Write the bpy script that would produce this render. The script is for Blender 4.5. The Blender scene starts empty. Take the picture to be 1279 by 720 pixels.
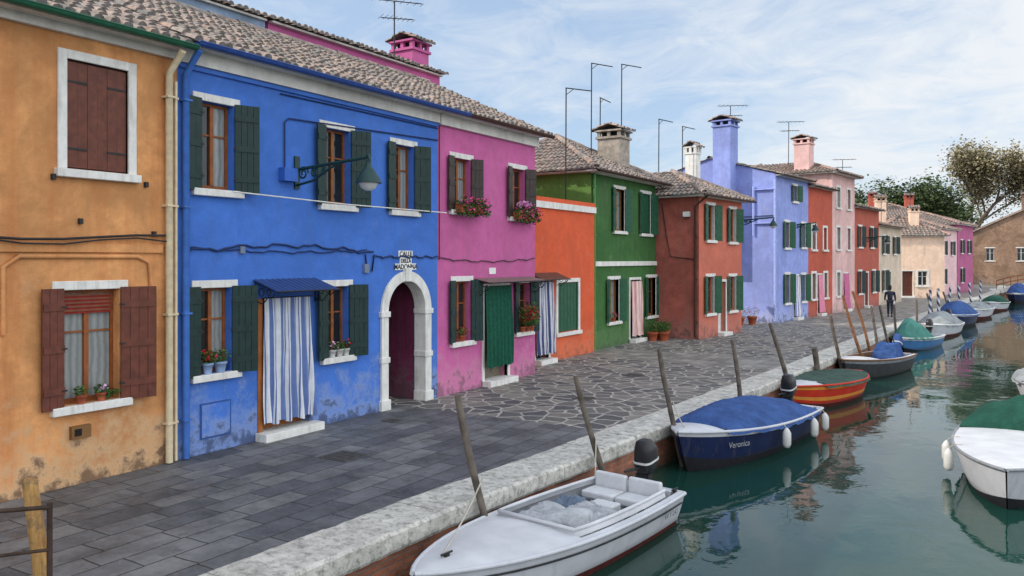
import bpy, math, random
from mathutils import Vector, Matrix, noise as mnoise
random.seed(7)
R=random.random
def U(a,b): return a+(b-a)*R()
COL=bpy.context.scene.collection
scn=bpy.context.scene

# ------------------------------------------------------------------ helpers
def c(r,g,b):
    def l(v):
        v/=255.0
        return v/12.92 if v<=.04045 else ((v+.055)/1.055)**2.4
    return (l(r),l(g),l(b),1)
def sc(col,k): return (min(1,col[0]*k),min(1,col[1]*k),min(1,col[2]*k),1)

class MB:
    def __init__(s): s.v=[];s.f=[];s.mi=[];s.fc=[];s.sm=[]
    def face(s,pts,mi=0,col=(1,1,1,1),smooth=False):
        n=len(s.v); s.v+= [tuple(p) for p in pts]; s.f.append(tuple(range(n,n+len(pts))))
        s.mi.append(mi); s.fc.append(col); s.sm.append(smooth)
    def grid(s,rows,mi=0,closed=False,smooth=True,col=(1,1,1,1),mif=None,colf=None):
        n=len(s.v); m=len(rows[0])
        for r in rows: s.v+=[tuple(p) for p in r]
        for i in range(len(rows)-1):
            for j in range(m if closed else m-1):
                k=(j+1)%m
                s.f.append((n+i*m+j,n+i*m+k,n+(i+1)*m+k,n+(i+1)*m+j))
                s.mi.append(mif(i,j) if mif else mi); s.fc.append(colf(i,j) if colf else col); s.sm.append(smooth)
    def box(s,x0,x1,y0,y1,z0,z1,mi=0,col=(1,1,1,1),M=None,tp=0):
        P=[Vector((x,y,z)) for z in (z0,z1) for y in (y0,y1) for x in (x0,x1)]
        if tp:
            cx=(x0+x1)/2;cy=(y0+y1)/2
            for i in range(4,8): P[i].x=cx+(P[i].x-cx)*tp; P[i].y=cy+(P[i].y-cy)*tp
        if M: P=[M@p for p in P]
        n=len(s.v); s.v+=[tuple(p) for p in P]
        for q in ((0,2,3,1),(4,5,7,6),(0,1,5,4),(2,6,7,3),(0,4,6,2),(1,3,7,5)):
            s.f.append(tuple(n+i for i in q)); s.mi.append(mi); s.fc.append(col); s.sm.append(False)
    def tube(s,pts,r,seg=8,mi=0,caps=True,col=(1,1,1,1)):
        pts=[Vector(p) for p in pts]; n=len(pts)
        rr=r if isinstance(r,(list,tuple)) else [r]*n
        rows=[]; ref=None
        for i,p in enumerate(pts):
            t=(pts[min(i+1,n-1)]-pts[max(i-1,0)])
            if t.length<1e-9: t=Vector((0,0,1))
            t.normalize()
            a=Vector((0,0,1)) if abs(t.z)<.9 else Vector((1,0,0))
            if ref is not None: a=ref
            x=t.cross(a)
            if x.length<1e-4: x=t.orthogonal()
            x.normalize(); y=x.cross(t).normalized(); ref=y
            rows.append([p+x*math.cos(2*math.pi*k/seg)*rr[i]+y*math.sin(2*math.pi*k/seg)*rr[i] for k in range(seg)])
        s.grid(rows,mi,closed=True,col=col)
        if caps:
            s.face(rows[0][::-1],mi,col); s.face(rows[-1],mi,col)
    def loft(s,rings,seg=16,mi=0,M=None,caps=True,smooth=True):
        rows=[]
        for (cx,cy,cz,rx,ry,e) in rings:
            row=[]
            for k in range(seg):
                a=2*math.pi*k/seg; ca=math.cos(a);sa=math.sin(a)
                p=Vector((cx+rx*math.copysign(abs(ca)**(2/e),ca),cy+ry*math.copysign(abs(sa)**(2/e),sa),cz))
                row.append(M@p if M else p)
            rows.append(row)
        s.grid(rows,mi,closed=True,smooth=smooth)
        if caps: s.face(rows[0][::-1],mi); s.face(rows[-1],mi)
    def obj(s,name,mats,parent=None,smooth=None):
        me=bpy.data.meshes.new(name); me.from_pydata(s.v,[],s.f)
        if not isinstance(mats,(list,tuple)): mats=[mats]
        for m in mats: me.materials.append(m)
        me.polygons.foreach_set('material_index',s.mi)
        me.polygons.foreach_set('use_smooth',s.sm if smooth is None else [smooth]*len(s.f))
        ca=me.color_attributes.new(name='Col',type='FLOAT_COLOR',domain='CORNER')
        arr=[]
        for f,cc in zip(s.f,s.fc): arr+=list(cc)*len(f)
        ca.data.foreach_set('color',arr)
        me.update()
        o=bpy.data.objects.new(name,me); COL.objects.link(o)
        if parent: o.parent=parent
        return o
def empty(name,loc=(0,0,0),rz=0):
    e=bpy.data.objects.new(name,None); e.location=loc; e.rotation_euler=(0,0,rz); e.empty_display_size=.3; COL.objects.link(e); return e

# ------------------------------------------------------------------ materials
class NT:
    def __init__(s,name):
        s.m=bpy.data.materials.new(name); s.m.use_nodes=True; s.t=s.m.node_tree
        s.b=s.t.nodes['Principled BSDF']; s.tc=None
    def n(s,t): return s.t.nodes.new(t)
    def l(s,a,b): s.t.links.new(a,b)
    def co(s):
        if not s.tc: s.tc=s.n('ShaderNodeTexCoord')
        return s.tc.outputs['Object']
    def map(s,scale,loc=(0,0,0)):
        m=s.n('ShaderNodeMapping'); m.inputs['Scale'].default_value=scale; m.inputs['Location'].default_value=loc
        s.l(s.co(),m.inputs['Vector']); return m.outputs[0]
    def noise(s,scale,detail=4,rough=.55,vec=None,dist=0):
        n=s.n('ShaderNodeTexNoise'); n.inputs['Scale'].default_value=scale; n.inputs['Detail'].default_value=detail
        n.inputs['Roughness'].default_value=rough; n.inputs['Distortion'].default_value=dist
        s.l(vec if vec else s.co(),n.inputs['Vector']); return n.outputs['Fac']
    def ramp(s,fac,stops,const=False):
        r=s.n('ShaderNodeValToRGB'); e=r.color_ramp.elements
        if const: r.color_ramp.interpolation='CONSTANT'
        while len(e)<len(stops): e.new(.5)
        for i,(p,cc) in enumerate(stops):
            e[i].position=p; e[i].color=cc if isinstance(cc,(tuple,list)) else (cc,cc,cc,1)
        s.l(fac,r.inputs[0]); return r.outputs[0]
    def mix(s,fac,a,b,mode='MIX'):
        m=s.n('ShaderNodeMix'); m.data_type='RGBA'; m.blend_type=mode
        for inp,v in ((0,fac),(6,a),(7,b)):
            if hasattr(v,'is_linked'): s.l(v,m.inputs[inp])
            else: m.inputs[inp].default_value=v
        return m.outputs[2]
    def math(s,op,a,b=0.0,cl=False):
        m=s.n('ShaderNodeMath'); m.operation=op; m.use_clamp=cl
        for i,v in enumerate((a,b)):
            if hasattr(v,'is_linked'): s.l(v,m.inputs[i])
            else: m.inputs[i].default_value=v
        return m.outputs[0]
    def xyz(s):
        x=s.n('ShaderNodeSeparateXYZ'); s.l(s.co(),x.inputs[0]); return x.outputs
    def comb(s,x,y,z=0.0):
        m=s.n('ShaderNodeCombineXYZ')
        for i,v in enumerate((x,y,z)):
            if hasattr(v,'is_linked'): s.l(v,m.inputs[i])
            else: m.inputs[i].default_value=v
        return m.outputs[0]
    def col(s,v):
        if hasattr(v,'is_linked'): s.l(v,s.b.inputs['Base Color'])
        else: s.b.inputs['Base Color'].default_value=v
    def rough(s,v):
        if hasattr(v,'is_linked'): s.l(v,s.b.inputs['Roughness'])
        else: s.b.inputs['Roughness'].default_value=v
    def bump(s,h,strength=.3,dist=.01):
        b=s.n('ShaderNodeBump'); b.inputs['Strength'].default_value=strength; b.inputs['Distance'].default_value=dist
        s.l(h,b.inputs['Height']); s.l(b.outputs[0],s.b.inputs['Normal'])

def plain(name,col,rough=.6,var=.15,metal=0,scale=8,bump=.15,spec=None):
    k=NT(name); n=k.noise(scale,4)
    k.col(k.ramp(n,[(.3,sc(col,1-var)),(.7,sc(col,1+var))])); k.rough(rough)
    k.b.inputs['Metallic'].default_value=metal
    k.b.inputs['Specular IOR Level'].default_value=.3 if spec is None else spec
    if bump: k.bump(k.noise(scale*5,3),bump,.004)
    return k.m

def stucco(name,col,patch=.2,damp=.45,dampcol=None,stain=.3,seed=0.0,patchcol=None,flake=.4):
    k=NT(name)
    v=k.map((1,1,1),(seed*3.1,seed,seed*1.7))
    n1=k.noise(.6,7,.7,v,.4); n2=k.noise(3.4,5,.68,v)
    st=k.noise(1,4,.65,k.map((3.2,3.2,.25),(seed,0,0)))
    a=k.mix(k.ramp(n1,[(.40,0.0),(.60,1.0)]),sc(col,1-patch*1.25),sc(col,1+patch*.6))
    a=k.mix(k.ramp(n2,[(.44,0.0),(.70,.65)]),a,sc(col,1-patch*1.8))
    pc=patchcol or sc((col[0]*.6+.12,col[1]*.6+.1,col[2]*.6+.09,1),.75)
    a=k.mix(k.ramp(st,[(.48,0.0),(.68,stain)]),a,pc)
    fl=k.noise(1.7,7,.78,k.map((1,1,1),(seed+9,3,1)))
    a=k.mix(k.ramp(fl,[(.60,0.0),(.64,flake)]),a,(col[0]*.6+.15,col[1]*.6+.14,col[2]*.6+.13,1))
    z=k.xyz()[2]
    h=k.math('ADD',z,k.math('MULTIPLY',n2,-3.2)); h=k.math('ADD',h,1.6)
    dc=dampcol or (col[0]*.55+.11,col[1]*.55+.11,col[2]*.55+.11,1)
    mr=k.n('ShaderNodeMapRange'); mr.inputs[1].default_value=1.0; mr.inputs[2].default_value=.15; mr.inputs[3].default_value=0; mr.inputs[4].default_value=damp
    k.l(h,mr.inputs[0])
    a=k.mix(mr.outputs[0],a,dc)
    mr=k.n('ShaderNodeMapRange'); mr.inputs[1].default_value=.32; mr.inputs[2].default_value=-.1; mr.inputs[3].default_value=0; mr.inputs[4].default_value=min(1,damp*1.3)
    k.l(h,mr.inputs[0])
    a=k.mix(mr.outputs[0],a,(col[0]*.25+.05,col[1]*.25+.05,col[2]*.25+.045,1))
    k.col(a); k.rough(.88)
    k.b.inputs['Specular IOR Level'].default_value=.2
    hh=k.math('ADD',k.math('MULTIPLY',k.noise(38,3,.7),.5),k.math('MULTIPLY',n2,1.8))
    k.bump(hh,.6,.016)
    return k.m

def tile_mat():
    k=NT('roof_tiles'); at=k.n('ShaderNodeAttribute'); at.attribute_name='Col'
    a=k.mix(.8,k.ramp(k.noise(9,5,.7),[(.3,.42),(.7,1.05)]),at.outputs['Color'],'MULTIPLY')
    a=k.mix(k.ramp(k.noise(2.2,6,.75),[(.50,0.0),(.64,.6)]),a,(.09,.085,.06,1))
    a=k.mix(k.ramp(k.noise(22,3,.6),[(.66,0.0),(.76,.3)]),a,(.30,.27,.22,1))
    k.col(a); k.rough(.9); k.b.inputs['Specular IOR Level'].default_value=.15; return k.m
TILE=tile_mat()
def stonetrim():
    k=NT('white_stone_trim'); a=k.ramp(k.noise(4,6,.65),[(.3,(.58,.57,.54,1)),(.7,(.77,.76,.73,1))])
    a=k.mix(k.ramp(k.noise(1,5,.7,k.map((9,9,1.2))),[(.50,0.0),(.70,.5)]),a,(.30,.28,.25,1)); k.col(a); k.rough(.75); k.bump(k.noise(22,5),.35,.008); return k.m
WHITE=stonetrim()
CORN=stucco('cornice_plaster',(.70,.68,.64,1),.12,0,stain=.45,seed=3,flake=.1)
GLASS=plain('window_glass',(.014,.018,.02,1),.08,.5,scale=1.5,bump=0,spec=.5)
DARK=plain('dark_interior',(.012,.01,.01,1),.9)
IRON=plain('black_iron',(.02,.02,.022,1),.5)
WOOD=plain('brown_window_wood',c(132,76,38),.55,.3,scale=6)
WHWOOD=plain('white_painted_wood',(.64,.64,.62,1),.5,.12)
TERRA=plain('terracotta',c(170,90,62),.8,.2)
def lace(name,col):
    k=NT(name); x=k.xyz()[0]
    w=k.math('SINE',k.math('ADD',k.math('MULTIPLY',x,62.0),k.math('MULTIPLY',k.noise(3,3),8.0)))
    k.col(k.mix(k.math('ADD',k.math('MULTIPLY',w,.25),.6,True),sc(col,.4),col)); k.rough(.2); k.b.inputs['Specular IOR Level'].default_value=.5
    return k.m
LACE=lace('lace_curtain_glass',(.30,.32,.32,1))
SH_G=plain('shutter_dark_green',c(24,48,46),.5,.25)
SH_DG=plain('shutter_green',c(28,80,56),.5,.25)
SH_B=plain('shutter_brown',c(98,54,42),.55,.25)
SH_K=plain('shutter_grey_brown',c(58,50,46),.55,.25)
def leafmat(name,a,b):
    k=NT(name); at=k.n('ShaderNodeAttribute'); at.attribute_name='Col'
    k.col(k.mix(1.0,k.ramp(k.noise(3,3),[(.3,a),(.7,b)]),at.outputs['Color'],'MULTIPLY')); k.rough(.6); k.b.inputs['Specular IOR Level'].default_value=.25
    return k.m
LEAF=leafmat('leaves_green',(.035,.09,.02,1),(.08,.17,.035,1))
LEAFT=leafmat('leaves_olive',(.06,.10,.04,1),(.12,.16,.06,1))
LEAFY=leafmat('leaves_autumn',(.22,.20,.12,1),(.38,.32,.19,1))
BARK=plain('bark',(.12,.095,.075,1),.9,.3)
REDF=plain('red_petals',c(205,25,40),.6,.2); PINKF=plain('pink_petals',c(225,70,150),.6,.2); WHITEF=plain('pale_petals',c(225,170,215),.6,.2)

def stripes(name,c1,c2,period,duty=.5,thin=True):
    k=NT(name); x=k.xyz()[0]
    fr=k.math('FRACT',k.math('DIVIDE',k.math('ADD',x,k.math('MULTIPLY',k.noise(1.5,2),.03)),period))
    st=[(0,c1),(duty,c2)]
    if thin: st=[(0,c2),(.10,c1),(.16,c2),(.22,c1),(.36,c2),(.44,c1),(.72,c2)]
    a=k.ramp(fr,st,True)
    k.col(k.mix(.6,a,k.ramp(k.noise(5,4),[(.3,.7),(.7,1.0)]),'MULTIPLY')); k.rough(.9); k.bump(k.noise(14,4),.3,.02)
    return k.m

# ------------------------------------------------------------------ roof tiles
def tcol():
    base=random.choice([(.27,.15,.09),(.34,.20,.13),(.20,.12,.08),(.38,.25,.17),(.13,.09,.065),(.32,.16,.09),(.24,.17,.12),(.30,.18,.12)])
    k=U(.6,1.1); return (base[0]*k,base[1]*k,base[2]*k,1)
def tiles(mb,O,Ud,Vd,width,vmax,p=.2,q=.34,seg=5,red=1.0):
    N=Ud.cross(Vd).normalized()
    if N.z<0: N=-N
    ns=max(2,int(width/.5)); prev=None
    for i in range(ns+1):
        u=width*i/ns; a=O+Ud*u; b=O+Ud*u+Vd*max(0.001,vmax(u))
        if prev: mb.face([prev[0],a,b,prev[1]],0,(.07,.045,.035,1))
        prev=(a,b)
    nc=int(width/p)
    for i in range(nc):
        u=(i+.5)*width/nc; vm=vmax(u); v=-U(.02,.10); wob=U(-.01,.01)
        while v<vm-.04:
            v1=min(v+q+.05,vm+.02); r0=.085;r1=.066; off=U(-.018,.018)+wob; hl=.05+U(-.014,.018)
            cc=tcol(); cc=(min(.8,cc[0]*red),cc[1]*(1+(red-1)*.4),cc[2],1); ra=[];rb=[]
            for k in range(seg):
                a=math.pi*k/(seg-1)
                ra.append(O+Ud*(u+off-math.cos(a)*r0)+Vd*v+N*(hl-.02+math.sin(a)*r0*.9))
                rb.append(O+Ud*(u+off*.5-math.cos(a)*r1)+Vd*v1+N*(.002+math.sin(a)*r1*.8))
            mb.grid([ra,rb],0,col=cc)
            mb.face([ra[0]-N*.02,*ra,ra[-1]-N*.02],0,(cc[0]*.3,cc[1]*.26,cc[2]*.26,1))
            v+=q
def ridge(mb,a,b,r=.12,red=1.0):
    a=Vector(a);b=Vector(b);L=(b-a).length;d=(b-a)/L;n=max(1,int(L/.38))
    s=d.cross(Vector((0,0,1))).normalized(); up=s.cross(d)
    for i in range(n):
        w=U(-.015,.015)
        p=a+d*(L*i/n)+up*w; q=a+d*(L*(i+1.15)/n)+up*w; cc=tcol(); cc=(cc[0]*red,cc[1],cc[2],1)
        rows=[]
        for pt,rr,lift in ((p,r,0.0),(q,r*.85,.015)):
            rows.append([pt+s*math.cos(math.pi*k/6)*rr+up*(math.sin(math.pi*k/6)*rr-.02+lift) for k in range(7)])
        mb.grid(rows,0,col=cc)

# ------------------------------------------------------------------ house class
class House:
    """local x = along the street, local y = into the block, z up. x0 offset subtracted."""
    def __init__(s,name,origin,direction,x0=0):
        ang=math.atan2(direction[1],direction[0])
        s.e=empty(name,(origin[0],origin[1],0),ang); s.x0=x0; s.parts={}; s.holes=[]
    def p(s,name,*mats):
        if name not in s.parts: s.parts[name]=(MB(),list(mats))
        return s.parts[name][0]
    def finish(s):
        for n,(mb,mats) in s.parts.items():
            if mb.f:
                o=mb.obj(n,mats,s.e); o.location.x=-s.x0
                if n in('window_trim','arch_surround'):
                    b=o.modifiers.new('bevel','BEVEL'); b.width=.008; b.segments=1
    def walls(s,mat,xa,xb,depth,zt,zr=None,side=None,gable=True):
        mb=s.p('walls',mat,*( [side] if side else [])); si=1 if side else 0
        xs={xa,xb}; zs={-.3,zt}
        for h in s.holes: xs|={h[0],h[1]}; zs|={h[2],h[3]}
        xs=sorted(x for x in xs if xa<=x<=xb); zs=sorted(zs)
        for i in range(len(xs)-1):
            for j in range(len(zs)-1):
                mx=(xs[i]+xs[i+1])/2; mz=(zs[j]+zs[j+1])/2
                if any(h[0]<mx<h[1] and h[2]<mz<h[3] for h in s.holes): continue
                mb.face([(xs[i],0,zs[j]),(xs[i+1],0,zs[j]),(xs[i+1],0,zs[j+1]),(xs[i],0,zs[j+1])])
        for (a,b,z0,z1,dp) in s.holes:
            for q in ([(a,0,z0),(a,dp,z0),(a,dp,z1),(a,0,z1)],[(b,0,z0),(b,0,z1),(b,dp,z1),(b,dp,z0)],
                      [(a,0,z1),(a,dp,z1),(b,dp,z1),(b,0,z1)],[(a,0,z0),(b,0,z0),(b,dp,z0),(a,dp,z0)]):
                mb.face(q)
        zr=zr if (zr and gable) else None
        for x,flip in ((xa,1),(xb,0)):
            P=[(x,0,-.3),(x,depth,-.3),(x,depth,zt)]+([(x,depth/2,zr)] if zr else [])+[(x,0,zt)]
            mb.face(P[::-1] if flip else P,si)
        mb.face([(xa,depth,-.3),(xb,depth,-.3),(xb,depth,zt),(xa,depth,zt)],si)
    def roof(s,xa,xb,depth,zE,zR,over=.35,side=.12,hip=False,p=.2,red=1.0,seg=5,ends=(1,1)):
        mb=s.p('roof',TILE)
        half=depth/2; tan=(zR-zE)/half; run=half+over; z0=zE-over*tan; Ls=math.hypot(run,zR-z0)
        V1=Vector((0,run,zR-z0)).normalized(); V2=Vector((0,-run,zR-z0)).normalized(); X=Vector((1,0,0))
        if not hip:
            w=xb-xa+side*(ends[0]+ends[1]); xs=xa-side*ends[0]
            tiles(mb,Vector((xs,-over,z0)),X,V1,w,lambda u:Ls,p,seg=seg,red=red)
            tiles(mb,Vector((xs,depth+over,z0)),X,V2,w,lambda u:Ls,p*2,seg=4,red=red)
            ridge(mb,(xs,half,zR+.04),(xs+w,half,zR+.04),red=red)
        else:
            w=xb-xa+2*over; rr=min(run,w/2)
            zz=z0+(zR-z0)*rr/run
            vm=lambda u:Ls*min(1,min(u,w-u)/run)
            tiles(mb,Vector((xa-over,-over,z0)),X,V1,w,vm,p,seg=seg,red=red)
            tiles(mb,Vector((xa-over,depth+over,z0)),X,V2,w,vm,p*2,seg=4,red=red)
            wy=depth+2*over
            vy=lambda u:Ls*min(rr/run,min(u,wy-u)/run)
            Y=Vector((0,1,0))
            tiles(mb,Vector((xa-over,-over,z0)),Y,Vector((run,0,zR-z0)).normalized(),wy,vy,p,seg=seg,red=red)
            tiles(mb,Vector((xb+over,-over,z0)),Y,Vector((-run,0,zR-z0)).normalized(),wy,vy,p*2,seg=4,red=red)
            for cx,cy in ((xa-over,-over),(xb+over,-over),(xa-over,depth+over),(xb+over,depth+over)):
                ex=cx+(rr if cx<xa else -rr); ey=cy+(rr if cy<0 else -rr)
                ridge(mb,(cx,cy,z0+.05),(ex,ey,zz+.05),red=red)
            if w>2*run: ridge(mb,(xa-over+run,half,zR+.04),(xb+over-run,half,zR+.04),red=red)
        f=s.p('eaves',CORN)
        f.box(xa-(over if hip else 0)+.02,xb+(over if hip else 0)-.02,-over+.05,0-.002,z0-.07,z0-.02)
        if hip:
            f.box(xa-over+.06,xa-.002,-.0+.003,depth,z0-.07,z0-.02)
            f.box(xb+.002,xb+over-.06,.003,depth,z0-.07,z0-.02)
        return z0
    def gutter(s,xa,xb,over,z,mat,r=.07,name='gutter'):
        g=s.p(name,mat); rows=[]
        for x in (xa,xb):
            rows.append([(x,-over-.05+math.cos(a)*r,z+math.sin(a)*r) for a in [math.pi+math.pi*k/8 for k in range(9)]])
        g.grid(rows); g.grid([[(x,y,zz+.012) for x,y,zz in r_] for r_ in rows][::-1])
        g.tube([(xa,-over-.05-r,z),(xb,-over-.05-r,z)],.012,6)
        x=xa+.4
        while x<xb: g.box(x,x+.025,-over-.05-r-.012,0,z-.01,z+.012); x+=.9
    def window(s,a,b,z0,z1,shut=None,smat=None,pane='glass',frame=None,sill=True,lint=True,w=(None,None),ang=(8,22),surround=False,depth=.2,half=None,trim=None):
        trim=trim or WHITE
        s.holes.append((a,b,z0,z1,depth+.06))
        fm=frame or WOOD; f=s.p('window_frames_'+fm.name,fm)
        y=depth-.06; t=.05
        f.box(a,a+t,y,y+.05,z0,z1); f.box(b-t,b,y,y+.05,z0,z1); f.box(a+t,b-t,y,y+.05,z1-t,z1); f.box(a+t,b-t,y,y+.05,z0,z0+t+.02)
        m=(a+b)/2; f.box(m-.035,m+.035,y-.012,y+.04,z0+t+.02,z1-t)
        zz=z0+(z1-z0)*.62
        for q0,q1 in ((a+t,m-.035),(m+.035,b-t)): f.box(q0,q1,y+.006,y+.035,zz,zz+.028)
        g=s.p('window_glass',GLASS,LACE)
        k=1 if pane=='lace' else 0
        g.face([(a+t,y+.03,z0+t),(m,y+.03,z0+t),(m,y+.03,z1-t),(a+t,y+.03,z1-t)],k)
        g.face([(m,y+.03,z0+t),(b-t,y+.03,z0+t),(b-t,y+.03,z1-t),(m,y+.03,z1-t)],1 if pane in('lace','half') else 0)
        g.face([(a,depth+.05,z0),(b,depth+.05,z0),(b,depth+.05,z1),(a,depth+.05,z1)],0)
        tr=s.p('window_trim',trim)
        if surround:
            e=.13
            tr.box(a-e,a,-.035,.12,z0,z1+e); tr.box(b,b+e,-.035,.12,z0,z1+e); tr.box(a,b,-.035,.12,z1,z1+e)
        elif lint: tr.box(a-.14,b+.14,-.022,.10,z1+.003,z1+.13)
        if sill: tr.box(a-.17,b+.17,-.10,.13,z0-.12,z0-.003)
        if shut:
            wl=shut[0];wr=shut[1]
            s.shutter(a,-1,wl,z0,z1,ang[0],smat); s.shutter(b,1,wr,z0,z1,ang[1],smat)
    def shutter(s,x,sg,w,z0,z1,ang,mat):
        mb=s.p('shutters_'+mat.name,mat,IRON)
        a=math.radians(ang+U(-3,5))
        M=Matrix.Translation((x,-.045,0))@Matrix.Rotation(-a*sg,4,'Z')
        n=max(2,round(w/.12)); pw=w/n
        for i in range(n):
            q0=sg*(i*pw+.003);q1=sg*((i+1)*pw-.003)
            mb.box(min(q0,q1),max(q0,q1),-.018-.003*(i%2),.014,z0-.03,z1+.03,M=M)
        for k in (.14,.5,.86):
            z=z0+(z1-z0)*k
            mb.box(min(0,sg*w*.96),max(0,sg*w*.96),-.034,-.022,z-.05,z+.05,M=M)
            mb.box(min(0,sg*w*.8),max(0,sg*w*.8),.015,.02,z-.015,z+.015,1,M=M)
            mb.box(min(-sg*.03,sg*.05),max(-sg*.03,sg*.05),-.042,-.035,z-.012,z+.012,1,M=M)
    def door(s,a,b,z1,mat,z0=0.02,step=True,trim=True):
        s.holes.append((a,b,-.3,z1,.3))
        d=s.p('door_'+mat.name,mat); d.box(a,b,.2,.25,0,z1)
        m=(a+b)/2
        for q0,q1 in ((a+.1,m-.06),(m+.06,b-.1)):
            for w0,w1 in ((.25,.95),(1.1,z1-.2)): d.box(q0,q1,.185,.2,w0,w1)
        t=s.p('window_trim',WHITE)
        if trim: t.box(a-.1,a,-.03,.1,0,z1+.1); t.box(b,b+.1,-.03,.1,0,z1+.1); t.box(a,b,-.03,.1,z1,z1+.1)
        if step: t.box(a-.1,b+.12,-.28,.2,-.1,.14)
    def curtain(s,a,b,z0,z1,mat,name='door_curtain',y=-.06,flare=.12,amp=.045,n=None,sway=0):
        mb=s.p(name,mat); nx=70; nz=14; ph=U(0,6); rows=[]; fr=2*math.pi*(n or max(4,(b-a)/.16))/(nx)
        for j in range(nz+1):
            k=j/nz; z=z1+(z0-z1)*k; row=[]
            for i in range(nx+1):
                u=i/nx; x=a+(b-a)*u+ (u-.5)*flare*k+sway*k*k
                row.append((x,y-.06*k+amp*(.35+.65*k)*math.sin(i*fr+ph+.8*math.sin(k*3+i*.1))+.04*k*mnoise.noise(Vector((x*4,k*3,ph))) ,z+.03*math.sin(i*fr*.5)*k))
            rows.append(row)
        mb.grid(rows)
        s.p('curtain_rod',IRON).tube([(a-.06,y,z1+.01),(b+.06,y,z1+.01)],.012,6)
    def awning(s,a,b,z,mat,out=.6,drop=.22,name='awning'):
        mb=s.p(name,mat); rows=[]
        n=24
        for q in (0,1):
            rows.append([(a+(b-a)*i/n,-.01-out*q,z-drop*q+.012*(i%2)) for i in range(n+1)])
        mb.grid(rows,smooth=False); mb.grid([[ (x,y,zz-.02) for x,y,zz in r_] for r_ in rows][::-1],smooth=False)
        br=s.p('awning_brackets',IRON)
        br.tube([(a,-out-.005,z-drop),(b,-out-.005,z-drop)],.014,6)
        for x in (a+.04,b-.04):
            br.tube([(x,-.02,z-.45),(x,-.02,z-.03)],.012,6); br.tube([(x,-.02,z-.04),(x,-out,z-drop-.02)],.012,6)
            pts=[(x,-.02-(out*.8)*k/10,z-.42+.2*(k/10)**2*1.0+.03*math.sin(k*1.2)) for k in range(11)]
            br.tube(pts,.011,5)
            for cc,rr in ((.18,.07),(.36,.05)):
                br.tube([(x,-cc+rr*math.cos(t*.7),z-.22+rr*math.sin(t*.7)) for t in range(10)],.009,5)
    def pipe(s,pts,r,mat,name='downpipe'):
        mb=s.p(name,mat); mb.tube(pts,r,10)
        for a,b in zip(pts[:-1],pts[1:]):
            if abs(a[2]-b[2])>1:
                z=min(a[2],b[2])+.6
                while z<max(a[2],b[2]): mb.box(a[0]-r*1.3,a[0]+r*1.3,a[1]-r*1.2,0,z,z+.03); z+=1.7
    def chimney(s,x,y,w,z0,z1,mat,name='chimney'):
        mb=s.p(name,mat,TILE,DARK)
        h=w/2
        mb.box(x-h,x+h,y-h,y+h,z0,z1-.42)
        mb.box(x-h*1.15,x+h*1.15,y-h*1.15,y+h*1.15,z1-.42,z1-.34)
        mb.box(x-h*.7,x+h*.7,y-h*.7,y+h*.7,z1-.34,z1-.14,2)
        for i in (-1,0,1):
            for j in (-1,0,1):
                if i or j: mb.box(x+i*h*.9-.06,x+i*h*.9+.06,y+j*h*.9-.06,y+j*h*.9+.06,z1-.34,z1-.14)
        mb.box(x-h*1.2,x+h*1.2,y-h*1.2,y+h*1.2,z1-.14,z1-.08)
        for sg in (-1,1):
            O=Vector((x-h*1.3,y+sg*h*1.35,z1-.08)); V=Vector((0,-sg*h*1.35,.22)); L=V.length
            n=s.parts[name][0]; k=MB(); tiles(k,O,Vector((1,0,0)),V.normalized(),h*2.6,lambda u:L,.17,.3,4,red=1.2)
            b=len(n.v); n.v+=k.v; n.f+=[tuple(b+q for q in f) for f in k.f]; n.mi+=[1]*len(k.f); n.fc+=k.fc; n.sm+=k.sm
    def pot(s,x,y,z,r=.09,h=.17,mat=None,flower=None,leaf=140,spread=.16,hang=0,name='flower_pot'):
        mat=mat or TERRA
        mb=s.p(name+'_'+mat.name,mat); mb.loft([(x,y,z,r*.7,r*.7,2),(x,y,z+h*.8,r,r,2),(x,y,z+h*.8,r*1.12,r*1.12,2),(x,y,z+h,r*1.12,r*1.12,2)],14)
        foliage(s.p('flower_leaves',LEAF),x,y,z+h+spread*.55,spread,spread,spread*.75,leaf,.045,hang)
        if flower: foliage(s.p('petals_'+flower.name,flower),x,y-.02,z+h+spread*.75,spread*1.0,spread*1.0,spread*.7,max(10,int(leaf*.3)),.04,hang)
def foliage(mb,x,y,z,rx,ry,rz,n,size,hang=0):
    for i in range(n):
        while 1:
            a,b,d=U(-1,1),U(-1,1),U(-1,1)
            if a*a+b*b+d*d<1: break
        p=Vector((x+a*rx,y+b*ry,z+d*rz-hang*(a*a+b*b)*R()))
        s=size*U(.6,1.3)
        q=Matrix.Rotation(U(0,6.28),3,'Z')@Matrix.Rotation(U(-1.2,1.2),3,'X')
        k=U(.5,1.4)
        mb.face([p+q@Vector(v)*s for v in ((-.5,0,0),(-.1,-.45,.06),(.5,-.1,0),(.4,.35,-.06),(-.1,.45,.05))],0,(k,k,k,1))

# ------------------------------------------------------------------ HOUSES  A B C (facade plane X=-11.25)
M_OR=stucco('ochre_stucco',c(210,150,98),.22,.85,c(205,172,134),.55,1.0,c(180,110,66),flake=.3)
M_BL=stucco('blue_stucco',c(70,115,198),.12,.7,c(140,158,196),.38,2.0,c(76,108,168),flake=.22)
M_PK=stucco('pink_stucco',c(192,98,152),.12,.5,c(205,150,172),.32,4.0,flake=.18)
GUT_G=plain('green_gutter_metal',c(35,90,68),.4,.2); GUT_B=plain('blue_gutter_metal',c(45,76,145),.4,.2); CREAM=plain('cream_pipe',c(205,190,160),.5,.15)
BRN=plain('brown_gutter_metal',c(70,45,38),.4,.2)

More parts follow.
